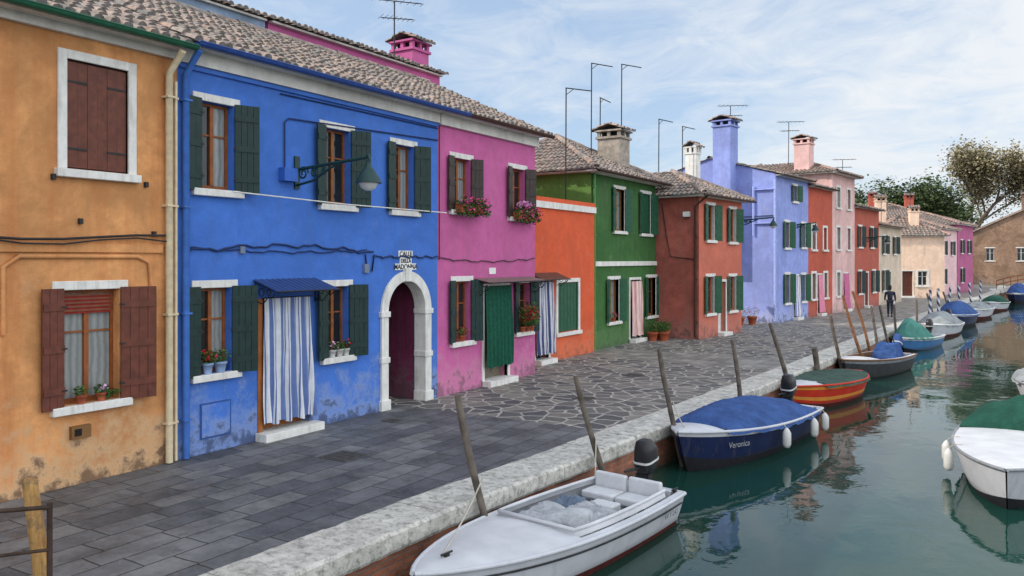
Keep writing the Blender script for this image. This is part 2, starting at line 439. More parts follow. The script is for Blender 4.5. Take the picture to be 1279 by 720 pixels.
A=House('ochre_house',(-11.25,-1.5),(0,1),-1.5)
A.window(6.24,7.16,4.47,6.02,pane='glass',frame=SH_B,surround=True,sill=True,depth=.12)
sh=A.p('closed_shutters',SH_B,IRON)
for i in range(6):
    x=6.26+i*.148; sh.box(x,x+.144,.015+.004*(i%2),.045,4.5,5.99)
for z in (4.75,5.7):
    sh.box(6.27,6.55,.006,.014,z,z+.03,1); sh.box(6.85,7.13,.006,.014,z,z+.03,1)
A.window(6.18,7.02,1.14,2.76,(.32,.52),SH_B,'lace',sill=True,ang=(6,14))
A.p('red_valance',plain('red_cloth',c(140,45,38),.9)).box(6.24,6.96,.11,.13,2.42,2.70)
for i in range(5): A.p('blind_slats',plain('blind_brown',c(120,70,50),.6)).box(6.25,6.95,.095,.105,2.45+i*.055,2.48+i*.055)
A.window(2.2,3.1,4.47,6.02,(.4,.4),SH_B); A.window(2.2,3.1,1.2,2.7,(.4,.4),SH_B)
A.door(-.3,.7,2.3,SH_B)
A.walls(M_OR,-1.5,8.0,8,6.62,8.5)
z0=A.roof(-1.5,8.0,8,6.72,8.58,ends=(1,0))
A.p('cornice',CORN).box(-1.5,7.99,-.09,.0-.002,6.36,6.56)
A.gutter(-1.5,8.05,.38,z0-.02,GUT_G)
A.pipe([(7.82,-.40,6.42),(7.80,-.09,6.1),(7.80,-.09,.02)],.055,CREAM)
A.pipe([(7.93,-.07,6.0),(7.93,-.07,.02)],.025,plain('copper_pipe',c(150,95,70),.5))
led=A.p('string_course',M_OR); led.box(-1.5,7.72,-.05,-.002,3.3,3.42)
A.p('vent_box',plain('vent_cover',c(120,85,50),.7)).box(6.28,6.56,-.07,-.002,.66,.84)
v=A.p('vent_grille',DARK); v.box(6.32,6.42,-.076,-.071,.70,.80)
cb=A.p('cables',IRON)
cb.tube([(-1+i*.55,-.07,3.52+.05*math.sin(i*.9)) for i in range(17)],.020,6)
cb.tube([(-1+i*.55,-.09,3.46+.06*math.sin(i*1.3+1)) for i in range(17)],.013,6)
A.p('string_course',M_OR).tube([(5.4,-.02,2.2),(5.4,-.02,3.1),(5.6,-.02,3.24),(7.3,-.02,3.24),(7.5,-.02,3.15),(7.55,-.02,2.6)],.035,6)
for x,z in ((6.02,4.3),(7.42,4.3),(6.4,3.7),(7.55,3.55)): cb.box(x,x+.05,-.06,-.002,z,z+.08)
for xx,m in ((6.45,None),(6.75,WHITEF)): A.pot(xx,.0,1.14,.07,.12,flower=m,leaf=60,spread=.1)
foliage(A.p('dried_plants',LEAF),6.85,-.03,1.24,.16,.06,.07,70,.05)
A.finish()

B=House('blue_house',(-11.25,8.0),(0,1),8.0)
B.window(8.42,9.08,4.36,5.80,(.30,.42),SH_G,'half')
B.window(11.22,11.92,4.27,5.75,(.30,.42),SH_G)
B.window(13.28,13.93,4.26,5.68,(.28,.40),SH_G,'half')
B.window(8.40,9.03,1.31,2.72,(.30,.42),SH_G,'half')
B.window(11.27,11.86,1.29,2.66,(.32,.42),SH_G)
BLW=plain('varnished_door_wood',c(150,90,45),.5,.25,scale=4)
B.door(9.66,10.84,2.5,BLW,trim=False)
B.p('door_frame',BLW).box(9.60,9.70,-.02,.19,.14,2.5)
ax0,ax1,az,spr=13.04,14.34,2.74,2.09
B.holes.append((ax0,ax1,-.3,az,.3))
ar=B.p('arch_spandrels',M_BL); cx=(ax0+ax1)/2; r=(ax1-ax0)/2
arc=[(cx-r*math.cos(math.pi*k/20),spr+r*math.sin(math.pi*k/20)) for k in range(21)]
for k in range(20):
    (xa,za),(xb,zb)=arc[k],arc[k+1]
    ar.face([(xa,-.001,za),(xb,-.001,zb),(xb,-.001,az+.002),(xa,-.001,az+.002)])
sr=B.p('arch_surround',WHITE); ro=r+.2
def ring(mb,k0,k1,ri,ro_,y0,y1,n=20):
    rows=[]
    for k in range(n+1):
        a=k0+(k1-k0)*k/n; ca,sa=math.cos(a),math.sin(a)
        rows.append([(cx-ri*ca,y0,spr+ri*sa),(cx-ro_*ca,y0,spr+ro_*sa),(cx-ro_*ca,y1,spr+ro_*sa),(cx-ri*ca,y1,spr+ri*sa)])
    mb.grid(rows,closed=True,smooth=False)
ring(sr,0,math.pi,r-.02,ro,-.05,.28)
for x in (ax0-.2,ax1-.02):
    sr.box(x,x+.22,-.05,.28,.0,spr-.003)
    sr.box(x-.04,x+.26,-.075,.27,spr-.12,spr-.002)
    sr.box(x-.03,x+.25,-.07,.27,1.0,1.12); sr.box(x-.04,x+.26,-.08,.27,0,.22)
sr.box(cx-.1,cx+.1,-.09,.2,spr+r-.03,spr+ro+.07)
pa=B.p('passage',stucco('passage_plaster',c(110,45,75),.2,.4,seed=6),DARK)
pa.face([(ax0,.3,-.1),(ax0,5,-.1),(ax0,5,az),(ax0,.3,az)]); pa.face([(ax1,.3,-.1),(ax1,5,-.1),(ax1,5,az),(ax1,.3,az)])
pa.face([(ax0,.3,az),(ax1,.3,az),(ax1,5,az),(ax0,5,az)]); pa.face([(ax0,5,-.1),(ax1,5,-.1),(ax1,5,az),(ax0,5,az)],1)
B.walls(M_BL,8.0,14.82,8,6.75,8.5)
z0=B.roof(8.0,14.82,8,6.80,8.62,ends=(0,0))
B.p('cornice',CORN).box(8.02,14.80,-.10,-.002,6.34,6.70)
B.p('cornice_band',M_BL).box(8.02,14.80,-.05,-.003,6.26,6.335)
B.gutter(8.06,15.5,.38,z0-.02,GUT_B)
B.pipe([(8.12,-.40,6.5),(8.10,-.09,6.15),(8.10,-.09,.02)],.055,plain('blue_pipe',c(60,105,180),.5))
st=stripes('blue_white_striped_cloth',c(215,218,224),c(98,120,172),.26)
B.curtain(9.72,10.80,.28,2.50,st,n=8,sway=.05,flare=.2)
B.awning(9.5,11.0,2.84,plain('blue_awning_metal',c(48,66,112),.4),.62,.2)
B.p('meter_hatch',M_BL).box(8.45,9.0,-.02,-.002,.27,.80); B.p('meter_hatch_edge',plain('hatch_frame',c(45,78,142),.6)).box(8.42,9.03,-.012,-.004,.24,.83)
B.p('junction_box',plain('blue_box',c(55,100,185),.5)).box(10.08,10.40,-.16,-.002,4.62,4.86)
bx=B.p('small_boxes',plain('grey_plastic_box',c(110,122,145),.5)); bx.box(12.3,12.44,-.06,-.002,2.92,3.10); bx.box(9.2,9.3,-.05,-.002,3.30,3.42)
cb=B.p('cables',plain('blue_cable',c(28,46,90),.6))
def wv(x0,x1,z,a=.03,y=-.03,n=30,sag=0): return [(x0+(x1-x0)*i/n,y,z+a*math.sin(i*1.1)+a*.5*math.sin(i*2.7)-sag*math.sin(math.pi*i/n)) for i in range(n+1)]
cb.tube(wv(8.15,12.6,3.33,.03,sag=-.12),.018,6); cb.tube(wv(12.6,14.8,3.25,.02),.018,6); cb.tube(wv(8.15,12.4,3.38,.02,sag=.05),.013,6)
cb.tube([(12.35,-.03,3.3),(12.4,-.03,3.0),(12.55,-.03,2.95),(12.62,-.03,3.3)],.016,6)
cb.tube([(10.2,-.03,4.86),(10.2,-.03,5.7),(10.3,-.03,5.78),(14.8,-.03,5.95)],.014,6)
cb.tube([(10.1,-.03,6.2),(14.8,-.03,6.22)],.012,6)
B.p('clothes_line',WHWOOD).tube([(8.9,-.22,4.33),(11.5,-.25,4.27),(14.9,-.2,4.27)],.013,6)
SG=plain('sign_white',(.72,.72,.70,1),.6,.08)
for i,(w,zz) in enumerate(((.42,3.30),(.34,3.16),(.66,3.02))):
    B.p('street_name_sign',SG,IRON).box(13.66-w/2-.03,13.66+w/2+.03,-.015-.001*i,-.002,zz-.055,zz+.085)
B.pot(8.55,-.03,1.31,.085,.18,plain('pale_blue_pot',c(150,175,215),.5),REDF,150,.16); B.pot(8.80,-.03,1.31,.10,.18,plain('pale_blue_pot2',c(150,175,215),.5),None,160,.17)
for x,m in ((11.4,WHITEF),(11.6,None),(11.78,REDF)): B.pot(x,-.03,1.29,.075,.14,WHWOOD,m,90,.13)
B.finish()
for zz,tx,sz in ((3.265,'CALLE',.15),(3.125,'DELLA',.12),(2.985,'MADONNA',.15)):
    cu=bpy.data.curves.new('street_name_text','FONT'); cu.body=tx; cu.size=sz; cu.align_x='CENTER'; cu.extrude=.002; cu.offset=.003
    o=bpy.data.objects.new('street_name_text',cu); COL.objects.link(o); o.parent=B.e
    o.location=(13.66-8.0,-.0215,zz); o.rotation_euler=(math.pi/2,0,0); cu.materials.append(IRON)

C_=House('pink_house',(-11.25,14.82),(0,1),14.82)
C_.window(15.42,16.13,4.38,5.62,(.26,.34),SH_K,'half',lint=True)
C_.window(18.02,18.72,4.33,5.62,(.26,.36),SH_K,'glass')
C_.window(15.47,16.12,1.22,2.66,(.26,.34),SH_G,'glass')
C_.window(18.36,18.98,1.24,2.55,(.22,.3),SH_G,'glass')
C_.door(16.75,17.85,2.48,plain('grey_door',c(120,110,95),.5))
C_.walls(M_PK,14.82,19.3,8,6.75,8.5)
z0=C_.roof(14.82,19.3,8,6.80,8.62,ends=(0,1),side=.25)
C_.p('cornice',CORN).box(14.84,19.36,-.10,-.002,6.32,6.70)
C_.gutter(15.5,19.55,.38,z0-.02,BRN)
C_.curtain(16.72,17.95,.45,2.5,plain('dark_green_cloth',c(22,80,62),.9,.25,scale=14),n=7)
C_.awning(16.3,19.1,2.72,plain('awning_brown_sheet',c(115,98,95),.5),.5,.10)
C_.p('house_number',SG).box(16.98,17.28,-.012,-.002,2.82,2.98)
cb=C_.p('cables',IRON); cb.tube(wv(14.82,19.25,3.22,.02,sag=.08),.013,6); cb.tube([(14.86,-.03,3.2),(14.86,-.03,6.3)],.012,6)
for x0,x1,z in ((15.4,16.5,4.36),(18.0,19.0,4.30)):
    C_.p('flower_box',TERRA).box(x0,x1-.2,-.28,-.11,z-.05,z+.14)
    for i in range(6):
        x=x0+(x1-x0)*(i+.5)/6
        foliage(C_.p('flower_leaves',LEAF),x,-.24,z+.12,.2,.17,.22,170,.06,.25)
        foliage(C_.p('petals',[PINKF,WHITEF,PINKF][i%3]),x,-.3,z+.18,.2,.17,.22,30,.05,.2)
        if i%2: foliage(C_.p('petals_red',REDF),x,-.3,z+.15,.2,.17,.22,20,.05,.2)
foliage(C_.p('petals_pink',WHITEF),18.3,-.26,z+.34,.34,.15,.12,110,.07)
C_.pot(15.75,-.04,1.22,.08,.14,TERRA,REDF,120,.17); 
for x in (18.45,18.7,18.9):
    C_.pot(x,-.12,1.24,.08,.14,TERRA,REDF,120,.2); foliage(C_.p('petals_red',REDF),x,-.25,1.75,.2,.15,.25,60,.05)
foliage(C_.p('flower_leaves',LEAF),18.6,-.25,1.72,.42,.24,.36,420,.06)
C_.finish()

H0=House('pink_attic_house',(-16.0,14.0),(0,1),14.0)
H0.walls(M_PK,14.0,21.2,6,9.28,9.9); H0.roof(14.0,21.2,6,9.32,10.0,over=.2)
H0.chimney(20.6,.75,.85,8.5,10.38,M_PK); H0.finish()
H1=House('grey_roof_house',(-16.0,4),(0,1),4)
M_GB=stucco('blue_grey_plaster',c(135,155,180),.2,0,seed=8)
H1.walls(M_GB,4,13.9,6,9.25,9.7); H1.roof(4,13.9,6,9.3,9.8,over=.15); H1.finish()

# D low orange house
M_D=stucco('orange_red_stucco',c(212,94,60),.11,.4,c(215,140,105),.28,5.0)
D=House('orange_house',(-12.2,19.35),(0,1),19.35)
D.window(22.35,23.75,.85,2.45,None,None,'glass',lint=False,sill=True,depth=.1,surround=True)
sh=D.p('closed_green_shutters',SH_DG)
for i in range(12): sh.box(22.36+i*.115,22.36+i*.115+.11,.02+.004*(i%2),.05,.88,2.43)
D.door(20.95,21.75,2.45,SH_G)
D.walls(M_D,19.35,25.0,6,4.9)
D.p('parapet_trim',WHITE).box(19.35,25.0,-.08,.25,4.78,4.98); D.p('parapet_top',M_D).box(19.36,24.99,-.04,.22,4.98,5.12); D.p('roof_deck',TERRA).box(19.36,24.99,.25,6,4.7,4.8)
D.curtain(20.75,21.85,.3,2.5,stripes('navy_white_stripes',c(210,212,220),c(60,72,118),.22),n=7,y=-.12)
D.awning(20.6,22.3,2.78,plain('awning_brown2',c(90,60,50),.5),.5,.2)
D.finish()

# E green house
M_E=stucco('green_stucco',c(62,104,56),.14,.45,c(110,140,95),.32,7.0)
M_ES=stucco('green_side_stucco',c(90,128,62),.14,.4,c(110,140,95),.3,7.5)
E=House('green_house',(-12.35,25.05),(0,1),25.05)
E.window(27.0,27.85,4.25,5.8,(.3,.4),SH_DG,'half',surround=True)
E.window(29.5,30.4,4.22,5.8,(.3,.4),SH_DG,surround=True)
sh=E.p('closed_green_shutters',SH_DG)
for i in range(7): sh.box(29.52+i*.123,29.52+i*.123+.118,.03+.004*(i%2),.06,4.27,5.78)
E.window(26.5,27.35,.92,2.45,(.3,.38),SH_DG,'half',surround=True)
E.window(30.1,31.0,.92,2.45,(.3,.4),SH_DG,surround=True)
E.door(28.4,29.35,2.4,SH_DG)
E.walls(M_E,25.05,31.0,6,6.45,8,side=M_ES,gable=False)
z0=E.roof(25.05,31.0,6,6.5,8.05,over=.4,hip=True)
E.p('cornice',CORN).box(25.03,31.05,-.08,-.002,6.2,6.42)
E.p('string_course',WHITE).box(25.25,31.0,-.07,-.002,2.95,3.12)
E.gutter(24.7,31.4,.43,z0-.02,BRN)
E.pipe([(25.15,-.08,6.2),(25.15,-.08,.02)],.05,plain('green_pipe',c(70,130,60),.5))
E.curtain(28.42,29.45,.25,2.35,stripes('pink_white_stripes',c(230,208,202),c(200,145,142),.3),n=6)
E.chimney(29.1,1.0,.95,6.6,8.35,plain('grey_stone_chimney',(.32,.28,.24,1),.9,.35,scale=4))
E.pot(26.8,-.05,.92,.08,.14,TERRA,PINKF,80,.15)
for x,y,s_ in ((29.6,-.45,.38),(30.1,-.5,.42),(30.5,-.6,.3),(29.85,-.8,.28)):
    E.pot(x,y,0,.2,.34,TERRA,None,420,s_)
E.pot(30.7,-.3,.0,.16,.3,TERRA,PINKF,200,.28)
E.finish()

# F red-brown house
M_F=stucco('terracotta_stucco',c(196,110,90),.12,.5,seed=9.0); M_FS=stucco('terracotta_side',c(168,94,82),.24,.6,stain=.6,seed=11.0)
dF=Vector((.4,4.3)).normalized()
F=House('terracotta_house',(-10.5,30.95),dF)
F.window(.78,1.50,3.98,5.40,(.32,.42),SH_DG,surround=True); F.window(3.1,3.8,3.95,5.35,(.32,.42),SH_DG,surround=True)
F.window(.75,1.45,1.0,2.48,(.32,.42),SH_DG,surround=True); F.window(3.1,3.8,1.0,2.45,(.32,.42),SH_DG,surround=True)
F.door(1.98,2.7,2.25,WHWOOD)
F.walls(M_F,0,4.5,6,5.9,7.3,side=M_FS,gable=False); z0=F.roof(0,4.5,6,5.95,7.35,over=.4,hip=True)
F.gutter(-.4,4.9,.43,z0-.02,BRN)
F.pipe([(-.1,-.4,5.7),(-.1,.12,5.3),(-.08,.12,.1)],.05,BRN)
F.p('cables',IRON).tube([(-.04,1.6,5.5),(-.05,1.4,4.2),(-.05,1.2,3.3),(-.05,.2,3.2)],.02,6)
F.p('boiler_flue_hood',WHWOOD).box(-.2,-.01,.35,.6,4.9,5.1)
F.chimney(3.6,1.9,.5,6.3,8.3,WHITE); F.finish()

# G..J row
P0=Vector((-9.95,40.92)); dG=Vector((1.59,13.69)).normalized()
def row(name,t0,t1,h,mat,depth,zr,wins,hip=False,side=None,doors=(),gut=BRN,sm=SH_DG,red=1.0,over=.3,curt=None,pane='glass'):
    q=P0+dG*t0; Hs=House(name,(q.x,q.y),dG,t0)
    for (a,b,z0_,z1_) in wins: 
        Hs.window(a,b,z0_,z1_,(.3,.38) if sm else None,sm,pane,surround=True,frame=WOOD if sm else WHWOOD)
    for (a,b,zz,m) in doors: Hs.door(a,b,zz,m)
    Hs.walls(mat,t0,t1-.01,depth,h,zr,side=side,gable=not hip)
    ze=Hs.roof(t0,t1,depth,h+.04,zr,over=over,hip=hip,p=.24,seg=4,red=red)
    Hs.gutter(t0,t1,over+.03,ze-.02,gut)
    if curt: Hs.curtain(*curt)
    return Hs
M_G=stucco('periwinkle_stucco',c(142,156,216),.14,.7,c(170,178,212),.4,12.0)
M_H=stucco('brick_red_stucco',c(186,90,70),.14,.35,seed=13.0); M_I=stucco('pale_pink_stucco',c(222,182,178),.14,.45,seed=14.0,stain=.5)
M_J=stucco('rust_stucco',c(180,94,78),.14,.35,seed=15.0); M_K=stucco('beige_stucco',c(208,190,170),.14,.35,seed=16.0)
Gh=row('periwinkle_house',0,4.93,7.5,M_G,7,8.5,[(2.5,3.1,6.25,7.05),(1.3,1.95,3.8,5.1),(3.8,4.4,3.85,5.1),(1.35,2.0,.95,2.4),(3.8,4.4,.95,2.35)],doors=((2.6,3.3,2.3,SH_DG),),curt=(2.55,3.45,.2,2.3,stripes('far_stripes',c(230,225,225),c(140,150,200),.3)))
Gh.chimney(-.32,2.5,.95,2.8,10.4,M_G)
Gh.pipe([(-.08,-.0,7.2),(-.08,.0,.1)],.06,plain('periwinkle_pipe',c(165,178,230),.5)); Gh.pipe([(-.1,1.1,6.9),(-.1,1.1,4.4)],.05,WHWOOD)
cb=Gh.p('cables',IRON); cb.tube([(-.05,-.0,5.4),(-.05,2,5.35),(-.05,4,5.4)],.02,6)
for x,y in ((-1.5,.6),(-2.3,.9)): Gh.pot(x,y,0,.22,.4,TERRA,PINKF,220,.38)
Gh.finish()
Hh=row('brick_red_house',4.93,9.18,7.3,M_H,7,8.4,[(5.5,6.15,3.75,5.1),(7.5,8.1,3.75,5.0),(5.5,6.15,1.0,2.4),(7.6,8.2,1.0,2.4)],doors=((6.5,7.2,2.3,SH_B),),sm=None,gut=IRON,curt=(6.45,7.3,.2,2.3,plain('pink_cloth',c(215,140,165),.9)),pane='lace'); Hh.finish()
Ih=row('pale_pink_house',9.18,13.77,8.45,M_I,7.5,9.8,[(10.0,10.7,6.3,7.5),(12.1,12.8,6.3,7.5),(10.0,10.7,3.8,5.1),(12.1,12.8,3.8,5.1),(10.0,10.7,1.0,2.4)],hip=True,doors=((11.4,12.2,2.3,WHWOOD),),sm=None,red=1.3,over=.4,curt=(11.3,12.4,.2,2.3,plain('magenta_cloth',c(196,110,150),.9)))
Ih.chimney(9.9,1.9,.9,8.5,10.6,M_I); Ih.finish()
Jh=row('rust_house',13.77,19.6,6.6,M_J,7,7.6,[(14.6,15.3,4.0,5.3),(17.4,18.1,4.0,5.3),(14.6,15.3,1.0,2.4),(17.9,18.6,1.0,2.4)],doors=((16,16.8,2.3,SH_G),),sm=SH_G); Jh.finish()
Kh=row('beige_house',19.6,26,5.6,M_K,7,6.5,[(20.6,21.3,3.6,4.8),(23.6,24.3,3.6,4.8),(20.6,21.3,1,2.4)],doors=((22,22.8,2.3,SH_G),),sm=SH_G,red=1.3); Kh.finish()
def far(name,org,d,L,h,depth,zr,mat,wins,hip=True,sm=None,red=1.3,doors=(),chim=None):
    Hs=House(name,org,Vector(d).normalized())
    for w in wins: Hs.window(*w,(.3,.3) if sm else None,sm,'glass',surround=True,frame=WHWOOD)
    for dd in doors: Hs.door(*dd)
    Hs.walls(mat,0,L,depth,h,zr,gable=not hip); Hs.roof(0,L,depth,h+.04,zr,over=.35,hip=hip,p=.28,seg=4,red=red)
    if chim:
        for ch in chim: Hs.chimney(*ch,mat)
    Hs.finish(); return Hs
M_P=stucco('peach_stucco',c(236,205,182),.12,.45,seed=17.0,stain=.4)
M_M=stucco('magenta_stucco',c(180,96,138),.12,.3,seed=18.0); M_P2=stucco('light_pink_stucco',c(228,190,194),.12,.3,seed=19.0)
far('peach_house',(-9.9,73.0),(5.0,1.6),5.6,5.3,7,7.3,M_P,[(1.2,1.9,3.4,4.5),(3.6,4.3,1.0,2.2)],chim=[(1.2,2.6,.8,6,8.6),(3.6,1.5,.7,5.6,7.6)],doors=((2.4,3.2,2.2,SH_B),))
far('light_pink_house',(-5.2,79.5),(.9,6),6.5,6.0,7,7.2,M_P2,[(1,1.7,3.6,4.8),(4.2,4.9,3.6,4.8),(1,1.7,1,2.3)],sm=SH_G)
far('magenta_house',(-4.2,86.1),(.9,6),7,6.6,7,7.8,M_M,[(1.5,2.2,3.8,5.0),(4.6,5.3,3.8,5.0),(1.5,2.2,1,2.3)],sm=SH_G)
far('red_roof_house',(-15,92.0),(5,1.5),9,7.6,8,9.3,M_J,[(2,2.8,5,6.2),(6,6.8,5,6.2)],chim=[(3,2,.8,7.6,10.4),(6.8,3,.8,7.6,10.2)])
far('cream_house',(-24,86.0),(5,1.0),10,7.9,8,9.6,M_P,[(2,2.8,5,6.2),(6,6.8,5,6.2)],chim=[(4,2,.8,7.6,10.6)])
M_BR=stucco('tan_brick_wall',c(150,122,102),.3,.4,stain=.6,seed=20.0)
T=House('tan_warehouse',(-4.2,119.2),(1,.12))
for a,z in ((1.6,3.0),(5.0,3.0),(9,3.0),(7.2,.6)): T.window(a,a+.9,z,z+1.6,None,None,'glass',surround=False,frame=WHWOOD)
mb=T.p('walls',M_BR); W=15;hE=6.6;hR=10.2
T.walls(M_BR,0,W,16,hE)
mb.face([(0,0,hE),(W,0,hE),(W/2,0,hR)]); mb.face([(0,16,hE),(W,16,hE),(W/2,16,hR)])
rf=T.p('roof',TILE); L=math.hypot(W/2+.3,hR-hE)
tiles(rf,Vector((-.3,-.3,hE-.1)),Vector((0,1,0)),Vector((W/2+.3,0,hR-hE+.15)).normalized(),16.6,lambda u:L,.3,seg=4,red=1.2)
tiles(rf,Vector((W+.3,-.3,hE-.1)),Vector((0,1,0)),Vector((-W/2-.3,0,hR-hE+.15)).normalized(),16.6,lambda u:L,.3,seg=4,red=1.2)
T.chimney(6.3,2,1.0,8.5,11.6,M_BR); T.finish()

# ------------------------------------------------------------------ GROUND, QUAY, WATER
EDGE=[(-6.9,-40),(-6.3,2),(-6.15,5.7),(-6.03,9),(-5.78,12),(-5.56,15),(-5.36,18.6),(-5.17,22),(-4.98,25),(-4.82,29),(-4.6,36),(-4.36,40.5),(-3.9,48.5),(-3.45,57),(-2.45,71),(-1.6,80),(-.9,92),(-.4,112)]
def edge_at(y):
    for (xa,ya),(xb,yb) in zip(EDGE[:-1],EDGE[1:]):
        if ya<=y<=yb: return xa+(xb-xa)*(y-ya)/(yb-ya)
    return EDGE[-1][0]
k=NT('earth_ground'); k.col(k.ramp(k.noise(.3,6),[(.3,(.10,.10,.08,1)),(.7,(.17,.16,.13,1))])); k.rough(.95); GRD=k.m
g=MB()
for (xa,ya),(xb,yb) in zip(EDGE[:-1],EDGE[1:]): g.face([(-900,ya,-.012),(xa-.3,ya,-.012),(xb-.3,yb,-.012),(-900,yb,-.012)])
g.face([(-900,-900,-.012),(-7.2,-900,-.012),(-7.2,-40,-.012),(-900,-40,-.012)])
g.face([(-900,112,-.012),(900,112,-.012),(900,1500,-.012),(-900,1500,-.012)])
g.face([(9,-900,-.012),(900,-900,-.012),(900,112,-.012),(9,112,-.012)])
g.obj('ground',GRD)
def slab_mat(name,bw,rh,c1,c2,mort,swap=True,mw=.012):
    k=NT(name); X=k.xyz()
    wob=k.math('MULTIPLY',k.noise(1.1,2),.09)
    vec=k.comb(k.math('ADD',X[1],wob) if swap else k.math('ADD',X[0],wob),k.math('ADD',X[0] if swap else X[1],wob))
    b=k.n('ShaderNodeTexBrick'); b.inputs['Scale'].default_value=1; b.inputs['Brick Width'].default_value=bw; b.inputs['Row Height'].default_value=rh
    b.inputs['Mortar Size'].default_value=mw; b.inputs['Mortar Smooth'].default_value=.3; b.inputs['Color1'].default_value=c1; b.inputs['Color2'].default_value=c2; b.inputs['Mortar'].default_value=mort
    b.offset=.43; b.squash=1.25; b.squash_frequency=3
    k.l(vec,b.inputs['Vector'])
    a=k.mix(.9,b.outputs['Color'],k.ramp(k.noise(1.1,6,.7),[(.34,.45),(.66,1.5)]),'MULTIPLY')
    a=k.mix(k.ramp(k.noise(14,5,.7),[(.55,0.0),(.75,.35)]),a,(.25,.24,.23,1))
    a=k.mix(k.ramp(k.noise(2.4,6,.78,k.map((1,1,1),(5,5,0))),[(.54,0.0),(.66,.6)]),a,(.045,.045,.045,1))
    a=k.mix(k.ramp(k.noise(5,6,.8,k.map((1,1,1),(15,9,0))),[(.60,0.0),(.67,.35)]),a,(.28,.265,.245,1))
    k.col(a); k.rough(k.ramp(k.noise(4,3),[(.3,.5),(.7,.8)]))
    h=k.math('SUBTRACT',k.math('MULTIPLY',k.noise(20,4),.35),b.outputs['Fac']); k.bump(h,.8,.012)
    return k.m
SLAB=slab_mat('trachyte_slabs',.78,.40,(.070,.074,.086,1),(.145,.145,.15,1),(.028,.028,.028,1))
SLAB2=slab_mat('pale_slabs',.7,.4,(.17,.162,.15,1),(.25,.235,.215,1),(.10,.09,.085,1))
k=NT('crazy_paving')
vv=k.n('ShaderNodeVectorMath'); vv.operation='ADD'; nz=k.n('ShaderNodeTexNoise'); nz.inputs['Scale'].default_value=2.2; nz.inputs['Detail'].default_value=3; k.l(k.co(),nz.inputs['Vector'])
s2=k.n('ShaderNodeVectorMath'); s2.operation='SCALE'; s2.inputs['Scale'].default_value=.25; k.l(nz.outputs['Color'],s2.inputs[0]); k.l(k.co(),vv.inputs[0]); k.l(s2.outputs[0],vv.inputs[1])
v1=k.n('ShaderNodeTexVoronoi'); v1.feature='DISTANCE_TO_EDGE'; v1.voronoi_dimensions='2D'; v1.inputs['Scale'].default_value=2.3
v2=k.n('ShaderNodeTexVoronoi'); v2.voronoi_dimensions='2D'; v2.inputs['Scale'].default_value=2.3
for q in (v1,v2): k.l(vv.outputs[0],q.inputs['Vector'])
bw=k.n('ShaderNodeRGBToBW'); k.l(v2.outputs['Color'],bw.inputs[0])
a=k.ramp(bw.outputs[0],[(.2,(.065,.065,.072,1)),(.5,(.11,.102,.098,1)),(.8,(.19,.172,.155,1))])
a=k.mix(.7,a,k.ramp(k.noise(5,5,.7),[(.3,.6),(.7,1.4)]),'MULTIPLY')
ed=k.ramp(v1.outputs['Distance'],[(.045,1.0),(.08,0.0)])
a=k.mix(ed,a,k.ramp(k.noise(2,5,.7),[(.3,(.22,.21,.19,1)),(.7,(.46,.43,.39,1))]))
k.col(a); k.rough(.75); k.bump(k.math('SUBTRACT',k.math('MULTIPLY',k.noise(18,4),.3),ed),.5,.01)
CRZ=k.m
def pave(name,y0,y1,mat,z,inner=.74,step=1.0,left=-16):
    mb=MB(); y=y0
    while y<y1-1e-6:
        yb=min(y+step,y1); mb.face([(left,y,z),(edge_at(y)-inner,y,z),(edge_at(yb)-inner,yb,z),(left,yb,z)]); y=yb
    mb.obj(name,mat)
pave('slab_pavement',-38,13.6,SLAB,0)
pave('crazy_paving_pavement',13.6,23.6,CRZ,0)
pave('pale_slab_pavement',23.6,26.2,SLAB2,0)
pave('crazy_paving_pavement',26.2,41,CRZ,0)
pave('slab_pavement',41,111,SLAB2,0,step=3)
mh=MB()
for (x,y,sx_,sy_) in ((-9.2,9.6,.28,.28),(-8.3,16.5,.22,.22),(-10.4,12.2,.15,.15),(-8.8,20.5,.25,.25)):
    mh.box(x-sx_,x+sx_,y-sy_,y+sy_,-.05,.006)
    for i in range(4): mh.box(x-sx_*.8,x+sx_*.8,y-sy_*.75+i*sy_*.45,y-sy_*.75+i*sy_*.45+.03,.006,.010)
mh.obj('manhole_covers',plain('cast_iron_cover',(.06,.055,.05,1),.6,.3))
k=NT('istrian_stone_coping'); 
a=k.ramp(k.noise(3,7,.7),[(.3,(.34,.33,.30,1)),(.65,(.64,.62,.57,1))])
a=k.mix(k.ramp(k.noise(9,6,.8),[(.48,0.0),(.64,.8)]),a,(.13,.13,.115,1)); k.col(a); k.rough(.75); k.bump(k.noise(14,6,.7),.7,.022)
COP=k.m
cp=MB(); y=-38.0
while y<110:
    Lb=U(1.1,1.9) if y<60 else 4; yb=y+Lb-.012
    e0=edge_at(y)+U(-.02,.02); e1=edge_at(min(yb,111))+U(-.02,.02); zt=.02+U(-.008,.012)
    n=8;rows=[]
    for i in range(n+1):
        yy=y+(yb-y)*i/n; e=e0+(e1-e0)*i/n+U(-.012,.010)
        rows.append([(e-.02,yy,-.24),(e,yy,-.2),(e+.0,yy,zt-.04),(e-.035,yy,zt-.003),(e-.38,yy,zt+U(-.003,.003)),(e-.74,yy,zt),(e-.745,yy,-.1)])
    cp.grid(rows,smooth=False); cp.face(rows[0][::-1]); cp.face(rows[-1]); y+=Lb
cp.obj('stone_coping',COP)
k=NT('quay_brick'); X=k.xyz(); b=k.n('ShaderNodeTexBrick'); b.inputs['Scale'].default_value=1; b.inputs['Brick Width'].default_value=.26; b.inputs['Row Height'].default_value=.075
b.inputs['Mortar Size'].default_value=.008; b.inputs['Color1'].default_value=(.36,.12,.06,1); b.inputs['Color2'].default_value=(.20,.07,.04,1); b.inputs['Mortar'].default_value=(.16,.13,.11,1)
